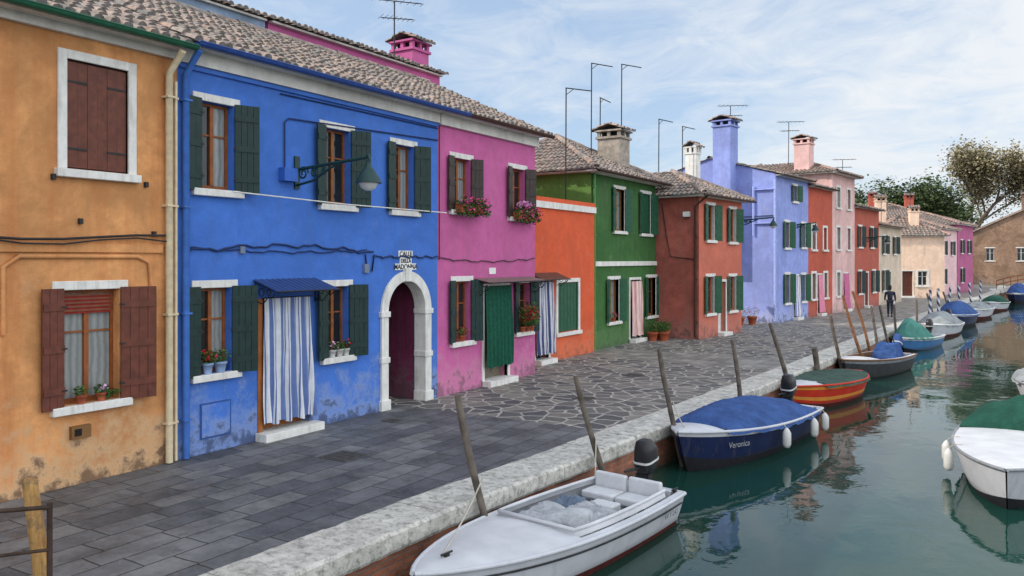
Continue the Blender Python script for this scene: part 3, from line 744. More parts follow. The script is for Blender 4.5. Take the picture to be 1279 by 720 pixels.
k.l(k.comb(X[1],X[2]),b.inputs['Vector'])
mr=k.n('ShaderNodeMapRange'); mr.inputs[1].default_value=-.35; mr.inputs[2].default_value=-.72; k.l(k.math('ADD',X[2],k.math('MULTIPLY',k.noise(4,5),.25)),mr.inputs[0])
a=k.mix(.7,b.outputs['Color'],k.ramp(k.noise(3,6),[(.3,.5),(.7,1.4)]),'MULTIPLY'); a=k.mix(mr.outputs[0],a,(.02,.028,.016,1)); k.col(a); k.rough(.8); k.bump(k.math('SUBTRACT',k.noise(9,6),b.outputs['Fac']),.8,.03)
qw=MB()
for (xa,ya),(xb,yb) in zip(EDGE[:-1],EDGE[1:]): qw.face([(xa-.05,ya,-2.2),(xb-.05,yb,-2.2),(xb-.05,yb,-.2),(xa-.05,ya,-.2)])
qw.face([(-.5,112,-2.2),(9.1,112,-2.2),(9.1,112,0),(-.5,112,0)]); qw.face([(9,-60,-2.2),(9,112,-2.2),(9,112,0),(9,-60,0)])
qw.obj('brick_quay_wall',k.m)
k=NT('canal_water'); k.col(k.ramp(k.noise(.15,3),[(.3,(.006,.034,.026,1)),(.7,(.011,.050,.038,1))])); k.rough(.015); k.b.inputs['IOR'].default_value=1.33
k.b.inputs['Specular IOR Level'].default_value=.8
hw=k.math('ADD',k.math('MULTIPLY',k.noise(.8,2,.5,k.map((1,.75,1)),.6),1.0),k.math('MULTIPLY',k.noise(3.0,2,.5,k.map((1.2,.8,1)),.4),.24))
pn=k.ramp(k.noise(.22,3,.5,k.map((1,.6,1))),[(.42,.25),(.60,1.0)])
hw=k.math('MULTIPLY',k.math('ADD',hw,k.math('MULTIPLY',k.noise(10,2),.045)),pn)
k.bump(hw,.42,.06)
wt=MB(); wt.face([(-7.5,-900,-.75),(900,-900,-.75),(900,1400,-.75),(-7.5,1400,-.75)]); wt.obj('canal_water',k.m)

# ------------------------------------------------------------------ BOATS
def boatpaint(name,col,rough=.4,var=.08,spec=.2):
    k=NT(name); a=k.ramp(k.noise(3,5,.6),[(.3,sc(col,1-var)),(.7,sc(col,1+var))])
    st=k.noise(1,5,.7,k.map((7,7,.8))); a=k.mix(k.ramp(st,[(.55,0.0),(.75,.3)]),a,(.16,.15,.12,1))
    z=k.xyz()[2]; mr=k.n('ShaderNodeMapRange'); mr.inputs[1].default_value=.16; mr.inputs[2].default_value=.02; k.l(k.math('ADD',z,k.math('MULTIPLY',k.noise(6,4),-.08)),mr.inputs[0])
    a=k.mix(k.math('MULTIPLY',mr.outputs[0],.6),a,(.06,.06,.04,1)); k.col(a); k.rough(rough); k.b.inputs['Specular IOR Level'].default_value=spec; return k.m
GEL=boatpaint('white_gelcoat',(.52,.53,.57,1),.35); GEL2=plain('boat_grey_interior',(.22,.23,.25,1),.55,.2,scale=5); DECK=plain('boat_deck_white',(.55,.56,.59,1),.45,.12,scale=2.5,bump=.06)
NAVY=boatpaint('navy_hull_paint',c(32,42,76),.45,.15,.12); ANTI=plain('antifouling',c(78,30,26),.7,.25); DANT=plain('dark_antifouling',c(34,34,40),.7,.25)
REDP=boatpaint('red_hull_paint',c(190,56,40),.5,.12,.1); YELP=boatpaint('yellow_hull_paint',c(212,140,62),.5,.12,.1); DKG=boatpaint('dark_grey_hull',c(62,64,68),.5,.2,.1)
BLUEP=boatpaint('blue_hull_paint',c(66,115,165),.45,.15,.1); TEAK=plain('boat_wood',c(112,74,44),.55,.3)
def cloth(name,col):
    k=NT(name); k.col(k.ramp(k.noise(3,6,.6),[(.3,sc(col,.7)),(.7,sc(col,1.2))])); k.rough(.85); k.b.inputs['Specular IOR Level'].default_value=.15; k.bump(k.noise(5,5,.6,dist=1.5),.7,.07); return k.m
CBLUE=cloth('blue_canvas',c(58,86,140)); CGREEN=cloth('dark_green_canvas',c(66,86,78)); CGREY=cloth('grey_canvas',c(145,150,152)); CTEAL=cloth('teal_canvas',c(78,132,122)); CDG=cloth('green_canvas',c(34,76,64)); CWHITE=cloth('white_canvas',c(170,173,178))
BLK=plain('outboard_black',(.018,.018,.02,1),.35,.2,bump=.02); FEND=plain('fender_white',(.60,.60,.58,1),.4,.1); ROPE=plain('rope',(.45,.42,.36,1),.9,.2)
def boat(name,bow,hd,L,Bm,fb,fs,rows_m,deck=.4,deckm=None,cover=None,cov=(.25,.95,.35),rail=None,ob=None,inner=None,fenders=(),seats=True,double=False,z=-.75,rake=.45):
    d=Vector(hd).normalized(); ang=math.atan2(d.y,d.x); e=empty(name,(bow[0],bow[1],z),ang); e.rotation_euler=(U(-.012,.012),U(-.01,.01),ang)
    mats=[]; 
    for m in rows_m:
        if m not in mats: mats.append(m)
    K=len(rows_m); n=22; dr=.28
    def half(s):
        f=(1-(1-min(s/.62,1))**2.3)**.8
        if s>.62: f*=1-((s-.62)/.38)**2*( .75 if double else .12)
        return max(.012,Bm/2*f)
    def sheer(s): return fs+(fb-fs)*(1-s)**1.8
    def pt(s,p,sg):
        q=1-.75*max(0,1-s*3.5)**2
        zz=-dr*q+(sheer(s)+dr*q)*p**1.45
        y=half(s)*(p**.27)*(.86+.14*p)
        x=s*L+rake*(1-p)*max(0,1-s*1.6)**2*1.0
        return (x,sg*y,zz)
    mb=MB(); S_=[ (i/n)**1.15 for i in range(n+1)]
    for sg in (-1,1):
        rws=[[pt(s,k_/K,sg) for k_ in range(K+1)] for s in S_]
        mb.grid(rws if sg>0 else rws[::-1],mif=lambda i,j:mats.index(rows_m[j]))
    tr=[pt(1,k_/K,-1) for k_ in range(K,-1,-1)]+[pt(1,k_/K,1) for k_ in range(1,K+1)]
    mb.face(tr,mats.index(rows_m[-2]))
    mb.obj('hull',mats,e)
    rm=rail or WHITE
    ra=MB()
    for sg in (-1,1):
        ra.tube([(s*L-.01,sg*(half(s)+.008),sheer(s)) for s in S_],.028,8)
    ra.tube([(L,-half(1),fs),(L,half(1),fs)],.028,8); ra.obj('rub_rail',rm,e)
    dk=MB(); dm=deckm or DECK; im=inner or GEL2; g=.10
    ni=20; S2=[deck*i/ni for i in range(ni+1)]
    dk.grid([[(s*L+.01,half(s)*(-1+2*j/10)*.99,sheer(s)+.012+.055*(1-((-1+2*j/10))**2)*min(1,half(s)/.4)) for j in range(11)] for s in S2],0)
    S3=[deck+(1-deck)*i/14 for i in range(15)]
    fl=.16
    def inb(s): return half(s)*.80-.05
    for sg in (-1,1):
        dk.grid([[(s*L,sg*half(s)*.995,sheer(s)+.012),(s*L,sg*(half(s)-g),sheer(s)+.018)] for s in S3],0,smooth=False)
        dk.grid([[(s*L,sg*(half(s)-g),sheer(s)+.018),(s*L,sg*inb(s),fl)] for s in S3],1,smooth=False)
    dk.grid([[(s*L,-inb(s)-.005,fl),(s*L,inb(s)+.005,fl)] for s in S3],1,smooth=False)
    h=half(deck); h2=inb(deck); dk.face([(deck*L,-h+g,sheer(deck)+.02),(deck*L,h-g,sheer(deck)+.02),(deck*L,h2,fl),(deck*L,-h2,fl)],1)
    h=half(1)*.8-.02; dk.box(L-.14,L-.012,-h,h,fl,fs+.02,0)
    dk.obj('deck_and_cockpit',[dm,im],e)
    if seats and not cover:
        st=MB(); 
        for s in (.62,.86): h=half(s)-g-.06; st.box(s*L-.16,s*L+.16,-h,h,fs-.22,fs-.16)
        st.obj('thwarts',dm,e)
    if cover:
        cv=MB(); s0,s1,ch=cov; rws=[]; nn=40; o0=U(0,50)
        for i in range(nn+1):
            s=s0+(s1-s0)*i/nn; row=[]; hh=half(s)+.03
            env=math.sin(math.pi*min(1,max(0,(i/nn))))**.45 if 0<i<nn else 0
            for j in range(29):
                q=-1+j/14; base=(1-abs(q)**2.2)
                wr=mnoise.noise(Vector((s*L*1.6+o0,q*2.2,0)))
                zz=sheer(s)+.04+ch*env*base*(1+.2*wr)-.09*abs(mnoise.noise(Vector((s*L*2.6+q*2.5+o0,q*1.2,5))))*env
                if j in (0,28): zz-=.09+.015*math.sin(i*.8)
                row.append((s*L,q*hh if j not in (0,28) else math.copysign(hh+.03,q),zz))
            rws.append(row)
        cv.grid(rws); cv.obj('canvas_cover',cover,e)
    if ob:
        o=MB(); Mx=Matrix.Translation((L+.14,0,fs+.06))@Matrix.Rotation(math.radians(ob[1]),4,'Y')
        o.loft([(-.02,0,.10,.09,.09,3),(-.0,0,.15,.16,.12,3.4),(0.02,0,.26,.20,.145,4),(.03,0,.46,.19,.14,4),(0.0,0,.60,.13,.11,3.4),(-.02,0,.63,.06,.06,2.5)],22,0,Mx)
        o.loft([(.03,0,-.55,.05,.03,2.5),(.03,0,-.2,.075,.045,2.5),(0,0,.13,.09,.08,2.5)],12,0,Mx)
        o.loft([(.04,0,-.68,.14,.035,2),(.03,0,-.55,.1,.04,2)],12,0,Mx)
        o.box(-.14,-.03,-.11,.11,-.2,.12,1,M=Mx); o.tube([Mx@Vector(p) for p in ((-.1,0,.2),(-.4,.03,.28),(-.55,.04,.3))],.02,8,1)
        o.loft([(.02,0,.285,.206,.151,4),(.02,0,.315,.206,.151,4)],22,2,Mx)
        for k_ in range(3):
            a=k_*2.094
            o.face([Mx@Vector((.19,.02*math.cos(a),-.62+.02*math.sin(a))),Mx@Vector((.2,.11*math.cos(a-.35),-.62+.11*math.sin(a-.35))),Mx@Vector((.18,.11*math.cos(a+.35),-.62+.11*math.sin(a+.35)))],1)
        o.obj('outboard_engine',[ob[0],IRON,FEND],e)
    for s,sg in fenders:
        f=MB(); y=sg*(half(s)+.10); x=s*L; zt=sheer(s)-.06
        f.loft([(x,y,zt-.40,.02,.02,2),(x,y,zt-.38,.06,.06,2),(x,y,zt-.32,.085,.085,2),(x,y,zt-.1,.085,.085,2),(x,y,zt-.04,.055,.055,2),(x,y,zt,.02,.02,2)],14)
        f.obj('fender',FEND,e)
        r_=MB(); r_.tube([(x,y,zt),(x,sg*half(s),sheer(s)+.03),(x,sg*(half(s)-.12),sheer(s)+.04)],.008,5); r_.obj('fender_rope',ROPE,e)
    return e,half,sheer
def rope(parent,a,b,sag=.15,r=.011):
    a=Vector(a);b=Vector(b); mb=MB(); mb.tube([a.lerp(b,i/12)-Vector((0,0,sag*math.sin(math.pi*i/12))) for i in range(13)],r,5); o=mb.obj('mooring_rope',ROPE)
    o.parent=parent; o.matrix_parent_inverse=(Matrix.Translation(parent.location)@parent.rotation_euler.to_matrix().to_4x4()).inverted()
W6=[ANTI]*6+[GEL]*4
e,hf,shr=boat('white_motorboat',(-5.36,6.65),(.55,4.6),4.85,1.62,.62,.52,W6,deck=.44,ob=(BLK,-8),rail=GEL)
Lb=4.85
dt=MB()
pts=[(s*Lb,sg*(hf(s)-.17),shr(s)+.10) for sg,ss in ((-1,(.92,.8,.7,.6,.5,.44)),(1,(.44,.5,.6,.7,.8,.92))) for s in ss]
dt.tube(pts,.026,8)
dt.grid([[Vector(p),Vector((p[0],p[1]*1.04,p[2]-.09))] for p in pts])
dt.obj('cockpit_coaming',DECK,e)
def fold(mb,x,y,z,lx,ly,h,rot,sd,layers=3):
    """a stack of folded canvas layers with drooping, wrinkled edges"""
    for L_ in range(layers):
        a0=rot+U(-.12,.12); k1=1-.09*L_; rws=[]; zc=z+L_*h
        for i in range(37):
            row=[]
            for j in range(37):
                u=-1+i/18; v=-1+j/18
                m=max(abs(u),abs(v)); ed=1-max(0,(m-.82)/.18)**2
                w=mnoise.noise(Vector((u*1.2+sd,v*1.6,sd+L_*3)))
                cr=(1-abs(mnoise.noise(Vector((u*2.4+v*1.5+sd,v*.8-u*.6,sd+L_))))*3.0)
                X=u*lx*k1*(1+.16*w); Y=v*ly*k1*(1+.14*w)
                Z=zc+h*ed+.07*w*(1-m*.3)+.038*cr*ed-(.08*(1-ed))-.07*max(0,m-.6)*(1+w*2)
                row.append((x+X*math.cos(a0)-Y*math.sin(a0),y+X*math.sin(a0)+Y*math.cos(a0),Z))
            rws.append(row)
        mb.grid(rws)
fc=MB(); fold(fc,2.62,.04,.52,.40,.52,.04,.15,1.3,3); fold(fc,3.12,-.2,.48,.32,.38,.04,-.4,4.1,3)
fc.obj('folded_grey_cover',CWHITE,e)
fc=MB(); fold(fc,3.28,.28,.44,.36,.25,.045,.35,9.3,3); fc.obj('folded_blue_grey_cover',cloth('blue_grey_canvas',c(104,118,138)),e)
fc=MB()
for y0,y1 in ((-.56,-.02),(.02,.56)): fc.box(4.0,4.36,y0,y1,.42,.53); fc.box(4.38,4.47,y0,y1,.44,.74)
fc.box(3.62,3.9,-.2,.2,.17,.50)
o=fc.obj('stern_bench_cushions',plain('white_vinyl',(.58,.59,.61,1),.45,.08),e); bv=o.modifiers.new('bevel','BEVEL'); bv.width=.03; bv.segments=3
fc=MB()
for x,y in ((.5,0),(4.75,-.6),(4.75,.6)):
    z_=.53 if x>1 else .64
    fc.box(x-.03,x+.03,y-.02,y+.02,z_,z_+.05); fc.tube([(x-.09,y,z_+.055),(x+.09,y,z_+.055)],.012,6)
fc.obj('cleats',IRON,e)
st=MB()
for sg in (-1,1):
    st.grid([[(s*Lb,sg*(hf(s)*.988+.008),shr(s)-.10),(s*Lb,sg*(hf(s)*.98+.008),shr(s)-.13)] for s in [.08+.9*i/20 for i in range(21)]])
st.obj('hull_pinstripe',DKG,e)
rope(e,(-5.33,7.1,-.08),(-5.98,8.9,.3),.05); rope(e,(-5.5,11.3,-.2),(-5.70,11.75,.4),.03)
tx=bpy.data.curves.new('registration','FONT'); tx.body='6V 11247'; tx.size=.10; to=bpy.data.objects.new('registration_number',tx); COL.objects.link(to); to.parent=e; to.location=(4.1,-(hf(.85)+.012),.33)
to.rotation_euler=(math.radians(84),0,0); tx.materials.append(IRON)
N6=[DANT]*8+[NAVY]*5+[GEL]
e,hf,shr=boat('navy_covered_boat',(-5.15,14.0),(.78,5.3),5.2,1.85,.80,.58,N6,deck=.30,cover=CBLUE,cov=(.17,.93,.34),ob=(BLK,-10),fenders=((.50,-1),(.80,-1),(.96,-1)),rail=GEL)
tx=bpy.data.curves.new('boat_name','FONT'); tx.body='Veronica'; tx.size=.15; tx.shear=.4; to=bpy.data.objects.new('boat_name_text',tx); COL.objects.link(to); to.parent=e; to.location=(.85,-(hf(.18)+.025),.43)
to.rotation_euler=(math.radians(78),0,math.radians(-20)); tx.materials.append(GEL)
rope(e,(-5.1,14.3,.05),(-5.45,14.55,.5),.05)
e,_,_=boat('red_covered_boat',(-4.85,21.4),(.85,4.6),4.7,1.75,.66,.55,[ANTI]*6+[REDP,YELP,REDP,REDP,YELP],deck=.25,cover=CGREEN,cov=(.2,.95,.10),double=True,rail=REDP)
rope(e,(-4.8,21.6,-.1),(-5.1,21.95,.5),.05)
e,hf,shr=boat('grey_workboat',(-4.55,27.6),(.95,4.3),4.6,1.7,.7,.52,[DANT]*5+[DKG]*4+[GEL2],deck=.3,ob=(CBLUE,25),inner=TEAK,rail=TEAK)
mb=MB(); fold(mb,3.9,.0,.4,.42,.5,.13,.1,3.3,4); mb.obj('blue_engine_cover',CBLUE,e)
boat('blue_skiff',(-3.9,37.6),(.7,4.5),4.4,1.6,.6,.5,[DANT]*5+[BLUEP]*4+[GEL],deck=.35,cover=CTEAL,cov=(.05,.5,.75),ob=(BLK,0))
boat('white_covered_boat',(-3.4,44.6),(.5,4.5),4.8,1.8,.7,.6,W6,deck=.35,cover=CGREY,cov=(.2,.9,.6),ob=(BLK,0))
boat('blue_covered_boat',(-3.0,51.5),(.5,4.5),5.2,1.9,.8,.65,N6,deck=.3,cover=CBLUE,cov=(.1,.95,.75))
boat('white_covered_boat',(-2.2,59.5),(.5,4.5),4.8,1.8,.7,.6,W6,deck=.35,cover=CGREY,cov=(.2,.9,.4))
boat('white_covered_boat',(-1.3,70),(.5,4.5),4.8,1.8,.7,.6,W6,deck=.35,cover=CDG,cov=(.2,.9,.5))
boat('blue_covered_boat',(.3,84),(.7,4.5),5.5,2.0,.9,.8,N6,deck=.3,cover=CBLUE,cov=(.1,.95,.9))
boat('white_tarpaulin_boat',(-.05,14.5),(.16,4),5.0,1.95,.70,.58,[DANT]*5+[GEL]*5,deck=.76,cover=CDG,cov=(.74,1.0,.6),fenders=((.34,1),(.50,1)),rail=GEL2)
boat('white_covered_boat',(1.0,23.8),(.05,4),5.0,1.9,.72,.6,W6,deck=.4,cover=CGREY,cov=(.3,.9,.4),rail=GEL2)

# ------------------------------------------------------------------ MOORING POLES
PW=plain('weathered_pole_wood',(.12,.10,.082,1),.9,.5,scale=5,bump=.6); POR=plain('brown_pole_wood',c(132,90,60),.75,.35)
def pole(name,x,y,top,lean=(0,0),r=.055,mat=None,zb=-1.6):
    e=empty(name,(x,y,0)); mb=MB(); pts=[];rr=[]
    ph=U(0,6)
    for i in range(11):
        k_=i/10; z=zb+(top-zb)*k_; q=z/max(.5,top)
        pts.append((lean[0]*q+.025*math.sin(ph+k_*5),lean[1]*q+.025*math.cos(ph+k_*4),z)); rr.append(r*(1.12-.26*k_)+U(-.005,.005))
    mb.tube(pts,rr,10); mb.obj('shaft',mat or PW,e)
    return e
pole('mooring_pole',-5.95,8.8,1.38,(-.28,-.12),.052)
pole('mooring_pole',-5.66,11.75,1.30,(-.33,-.12),.052)
pole('mooring_pole',-5.44,14.6,1.5,(-.2,-.2),.05)
pole('mooring_pole',-5.28,18.4,1.35,(-.15,-.1),.055)
pole('mooring_pole',-5.05,21.9,1.5,(-.35,-.2),.055)
pole('mooring_pole',-4.9,25.0,.55,(-.05,-.05),.09)
pole('mooring_pole',-4.75,27.9,1.35,(-.2,-.2),.06)
for x,y,t,l in ((-4.6,31.0,1.9,(-.5,-.3)),(-4.5,32.4,2.0,(-.5,-.2))): pole('mooring_pole',x,y,t,l,.055,POR)
for x,y,t in ((-4.35,33.4,1.4),(-4.3,36.2,1.3),(-4.2,38.5,1.2),(-3.9,44,1.2),(-3.6,50,1.3),(-3.2,56,1.2)): pole('mooring_pole',x,y,t,(U(-.3,0),U(-.2,.2)),.055)
k=NT('striped_pole_paint'); X=k.xyz(); fr=k.math('FRACT',k.math('DIVIDE',k.math('ADD',X[2],k.math('MULTIPLY',X[0],1.6)),.42)); k.col(k.ramp(fr,[(0,(.6,.6,.6,1)),(.5,(.03,.05,.12,1))],True)); STR=k.m
for x,y in ((-3.55,47),(-3.3,49.5),(-3.1,53.5),(-2.7,58),(-2.2,62.5),(-1.9,70)): pole('striped_mooring_pole',x,y,1.6,(U(-.15,.15),0),.08,STR)

e=empty('wooden_post',(-7.64,3.98,0)); mb=MB()
mb.loft([(.10,.03,-.3,.075,.075,2.4),(.02,.01,.4,.07,.07,2.4),(-.09,-.03,1.12,.064,.064,2.4),(-.095,-.03,1.16,.045,.045,2.2)],14)
k=NT('yellowed_post_wood'); gr=k.noise(1,6,.7,k.map((22,22,1.6))); k.col(k.mix(k.ramp(k.noise(3,6,.75),[(.5,0.0),(.62,.8)]),k.ramp(gr,[(.3,c(120,82,42)),(.7,c(185,145,85))]),c(90,78,62))); k.rough(.85); k.bump(gr,.8,.01); mb.obj('post',k.m,e)
e=empty('iron_railing',(-7.3,3.9,0)); mb=MB()
mb.tube([(0,0,0),(0,0,1.02)],.025,8); mb.tube([(0,0,.98),(0,-5,1.9)],.02,8); mb.tube([(0,0,.6),(0,-5,1.5)],.016,8); mb.tube([(0,-2.5,.0),(0,-2.5,1.45)],.03,8)
mb.obj('rails',plain('rusted_iron',(.05,.03,.022,1),.8,.4),e)

# ------------------------------------------------------------------ STREET LAMP on blue house
def walllamp(name,x,y,z,out,arm_r=.022,scale=1.0,ang=0):
    e=empty(name,(x,y,z),ang); mb=MB(); G_=plain(name+'_green_iron',c(28,58,58),.45,.2)
    s=scale
    mb.box(0,.03,-.06,.06,-.32*s,.22*s); mb.tube([(0.02,0,.0),(out,0,.10*s)],arm_r,8)
    mb.tube([(.02,0,-.26*s),(out*.25,0,-.2*s),(out*.5,0,-.02),(out*.62,0,.05)],arm_r*.8,8)
    for cx_,r_ in ((.16,.12),(.42,.09),(.62,.06)):
        mb.tube([(cx_*s+r_*s*(1-t/22)*math.cos(t*.6),0,-.07*s+r_*s*(1-t/22)*math.sin(t*.6)) for t in range(18)],arm_r*.6,6)
    mb.tube([(out,0,.10*s),(out+.05,0,.14*s),(out+.08,0,.06*s),(out+.06,0,-.02)],arm_r,8)
    mb.loft([(out+.05,0,-.30*s,.21*s,.21*s,2),(out+.05,0,-.22*s,.17*s,.17*s,2),(out+.05,0,-.12*s,.11*s,.11*s,2),(out+.05,0,-.04*s,.05*s,.05*s,2),(out+.05,0,.04*s,.03*s,.03*s,2)],18)
    mb.obj('bracket_and_shade',G_,e)
    gl=MB(); gl.loft([(out+.05,0,-.42*s,.04*s,.04*s,2),(out+.05,0,-.38*s,.11*s,.11*s,2),(out+.05,0,-.301*s,.15*s,.15*s,2)],16)
    gl.obj('glass_bowl',plain(name+'_milk_glass',(.6,.62,.62,1),.2,.05,bump=0),e)
walllamp('wall_street_lamp',-11.24,10.5,4.86,1.72,.03,1.12)
walllamp('wall_street_lamp',-10.0,44.0,5.0,1.3,.03,1.0)
walllamp('wall_street_lamp',-8.1,57.0,4.6,1.3,.03,1.0)
walllamp('wall_street_lamp',-10.2,35.2,4.9,1.5,.03,.9)

# ------------------------------------------------------------------ ANTENNAS
def antenna(x,y,zb,zt,kind='arm',d=(0,1)):
    e=empty('tv_antenna',(x,y,0)); mb=MB(); mb.tube([(0,0,zb),(.02,0,zt)],.022,6); dx,dy=d
    if kind=='arm':
        mb.tube([(0,0,zt),(dx*1.0,dy*1.0,zt-.03)],.02,6); mb.tube([(dx*.0,dy*.0,zt-.25),(dx*.3,dy*.3,zt-.02)],.012,5)
    else:
        for zz,l in ((zt,1.6),(zt-.55,1.1)):
            mb.tube([(-dx*l*.4,-dy*l*.4,zz-.04),(dx*l*.6,dy*l*.6,zz+.04)],.016,6)
            n=8
            for i in range(n):
                q=-.4+i/(n-1); w=.28-.015*i; px,py=dx*l*q,dy*l*q
                mb.tube([(px-dy*w,py+dx*w,zz),(px+dy*w,py-dx*w,zz)],.009,4)
    mb.obj('mast_and_elements',IRON,e)
antenna(-16.6,19.6,9,11.4,'yagi',(.5,.85))
antenna(-13.0,24.4,4.8,9.1,'arm',(.6,.8)); antenna(-13.6,27.6,7,10.7,'arm',(.5,.85)); antenna(-13.2,29.5,7,11.0,'arm',(.5,.85))
antenna(-14,29.2,7,9.7,'arm'); antenna(-13.2,33.5,6.5,9.4,'arm',(.3,.95)); antenna(-13.2,36.5,6,9.5,'arm',(.3,.95)); antenna(-13,43.5,8,11.6,'yagi',(.8,.6)); antenna(-11.5,50.5,9,11.6,'yagi',(.8,.6))
antenna(-10,60,7,10.2,'yagi',(.8,.6)); antenna(-9,72,6,9.6,'yagi',(.8,.6)); antenna(-8,84,7,11,'arm')

# ------------------------------------------------------------------ FAR BRIDGE
e=empty('footbridge',(-1.2,98,0)); mb=MB(); ir=MB(); n=20; HB=.9
for i in range(n):
    a0=-1+2*i/n;a1=-1+2*(i+1)/n; x0=5*(a0+1);x1=5*(a1+1); h0=HB*(1-a0*a0);h1=HB*(1-a1*a1)
    P=[(x0,-1.4,h0),(x1,-1.4,h1),(x1,1.4,h1),(x0,1.4,h0)]; Q=[(p[0],p[1],p[2]-.45) for p in P]
    mb.face(P);mb.face(Q[::-1]);mb.face([Q[0],Q[1],P[1],P[0]]);mb.face([P[3],P[2],Q[2],Q[3]])
for yy in (-1.35,1.35):
    for k_ in (.5,.95): ir.tube([(5*(a+1),yy,HB*(1-a*a)+k_) for a in [-1+2*i/16 for i in range(17)]],.03,6)
    for i in range(17): a=-1+2*i/16; ir.tube([(5*(a+1),yy,HB*(1-a*a)),(5*(a+1),yy,HB*(1-a*a)+.95)],.025,5)
mb.box(-.6,.2,-1.4,1.4,-1.5,.05); mb.box(9.8,10.6,-1.4,1.4,-1.5,.05)
mb.obj('deck',WHITE,e); ir.obj('railing',WOOD,e)

# ------------------------------------------------------------------ TREES
def tree(name,x,y,h,crown,n,lm,size=.35,sparse=1.0,trunk=.3,spread=1.0):
    e=empty(name,(x,y,0)); mb=MB(); lf=MB(); tips=[]
    def br(p,d,L,r,depth):
        q=p+d*L; m_=p+d*L*.5+Vector((U(-1,1),U(-1,1),0))*L*.06
        mb.tube([p,m_,q],[r,r*.8,r*.6],6,caps=False)
        if depth<=2: tips.append(q); tips.append(m_)
        if depth==0: return
        for i in range(3 if depth>1 else 4):
            a=Vector((U(-1,1)*spread,U(-1,1)*spread,U(-.15,.9))).normalized(); nd=(d*.75+a*.75).normalized()
            br(p+d*L*U(.6,1.0),nd,L*U(.6,.8),r*.58,depth-1)
    br(Vector((0,0,0)),Vector((.03,0,1)),h*.30,trunk,4)
    mx=max(t.z for t in tips); k=(h-.6)/mx
    mb.v=[(a*k,b*k,c_*k) for a,b,c_ in mb.v]; tips=[t*k for t in tips]
    tw=[U(.6,1.25) for t in tips]
    for i in range(n):
        ti=random.randrange(len(tips)); t=tips[ti]; s=crown*.11*sparse; p=t+Vector((random.gauss(0,s),random.gauss(0,s),random.gauss(0,s*.8)))
        q=Matrix.Rotation(U(0,6.28),3,'Z')@Matrix.Rotation(U(-1.3,1.3),3,'X'); z_=size*U(.5,1.2); kk=U(.65,1.25)*tw[ti]
        lf.face([p+q@Vector(v)*z_ for v in ((-.5,0,0),(0,-.4,.08),(.5,0,0),(0,.4,-.08))],0,(kk,kk,kk,1))
    mb.obj('trunk_and_limbs',BARK,e); lf.obj('crown_leaves',lm,e)
random.seed(21)
tree('autumn_tree',-5.4,146,21.5,9,24000,LEAFY,.40,.85,.42,1.1)
tree('green_tree',-12.5,126,14.2,9,9000,LEAFT,.45,1.1,.35)
tree('green_tree',-19,128,13.5,9,9000,LEAFT,.45,1.1,.35)
tree('green_tree',-7.8,135,12.5,8,6000,LEAFT,.45,1.1,.35)
tree('green_tree',-20,108,12.6,8,6000,LEAFT,.45,1.1,.35)

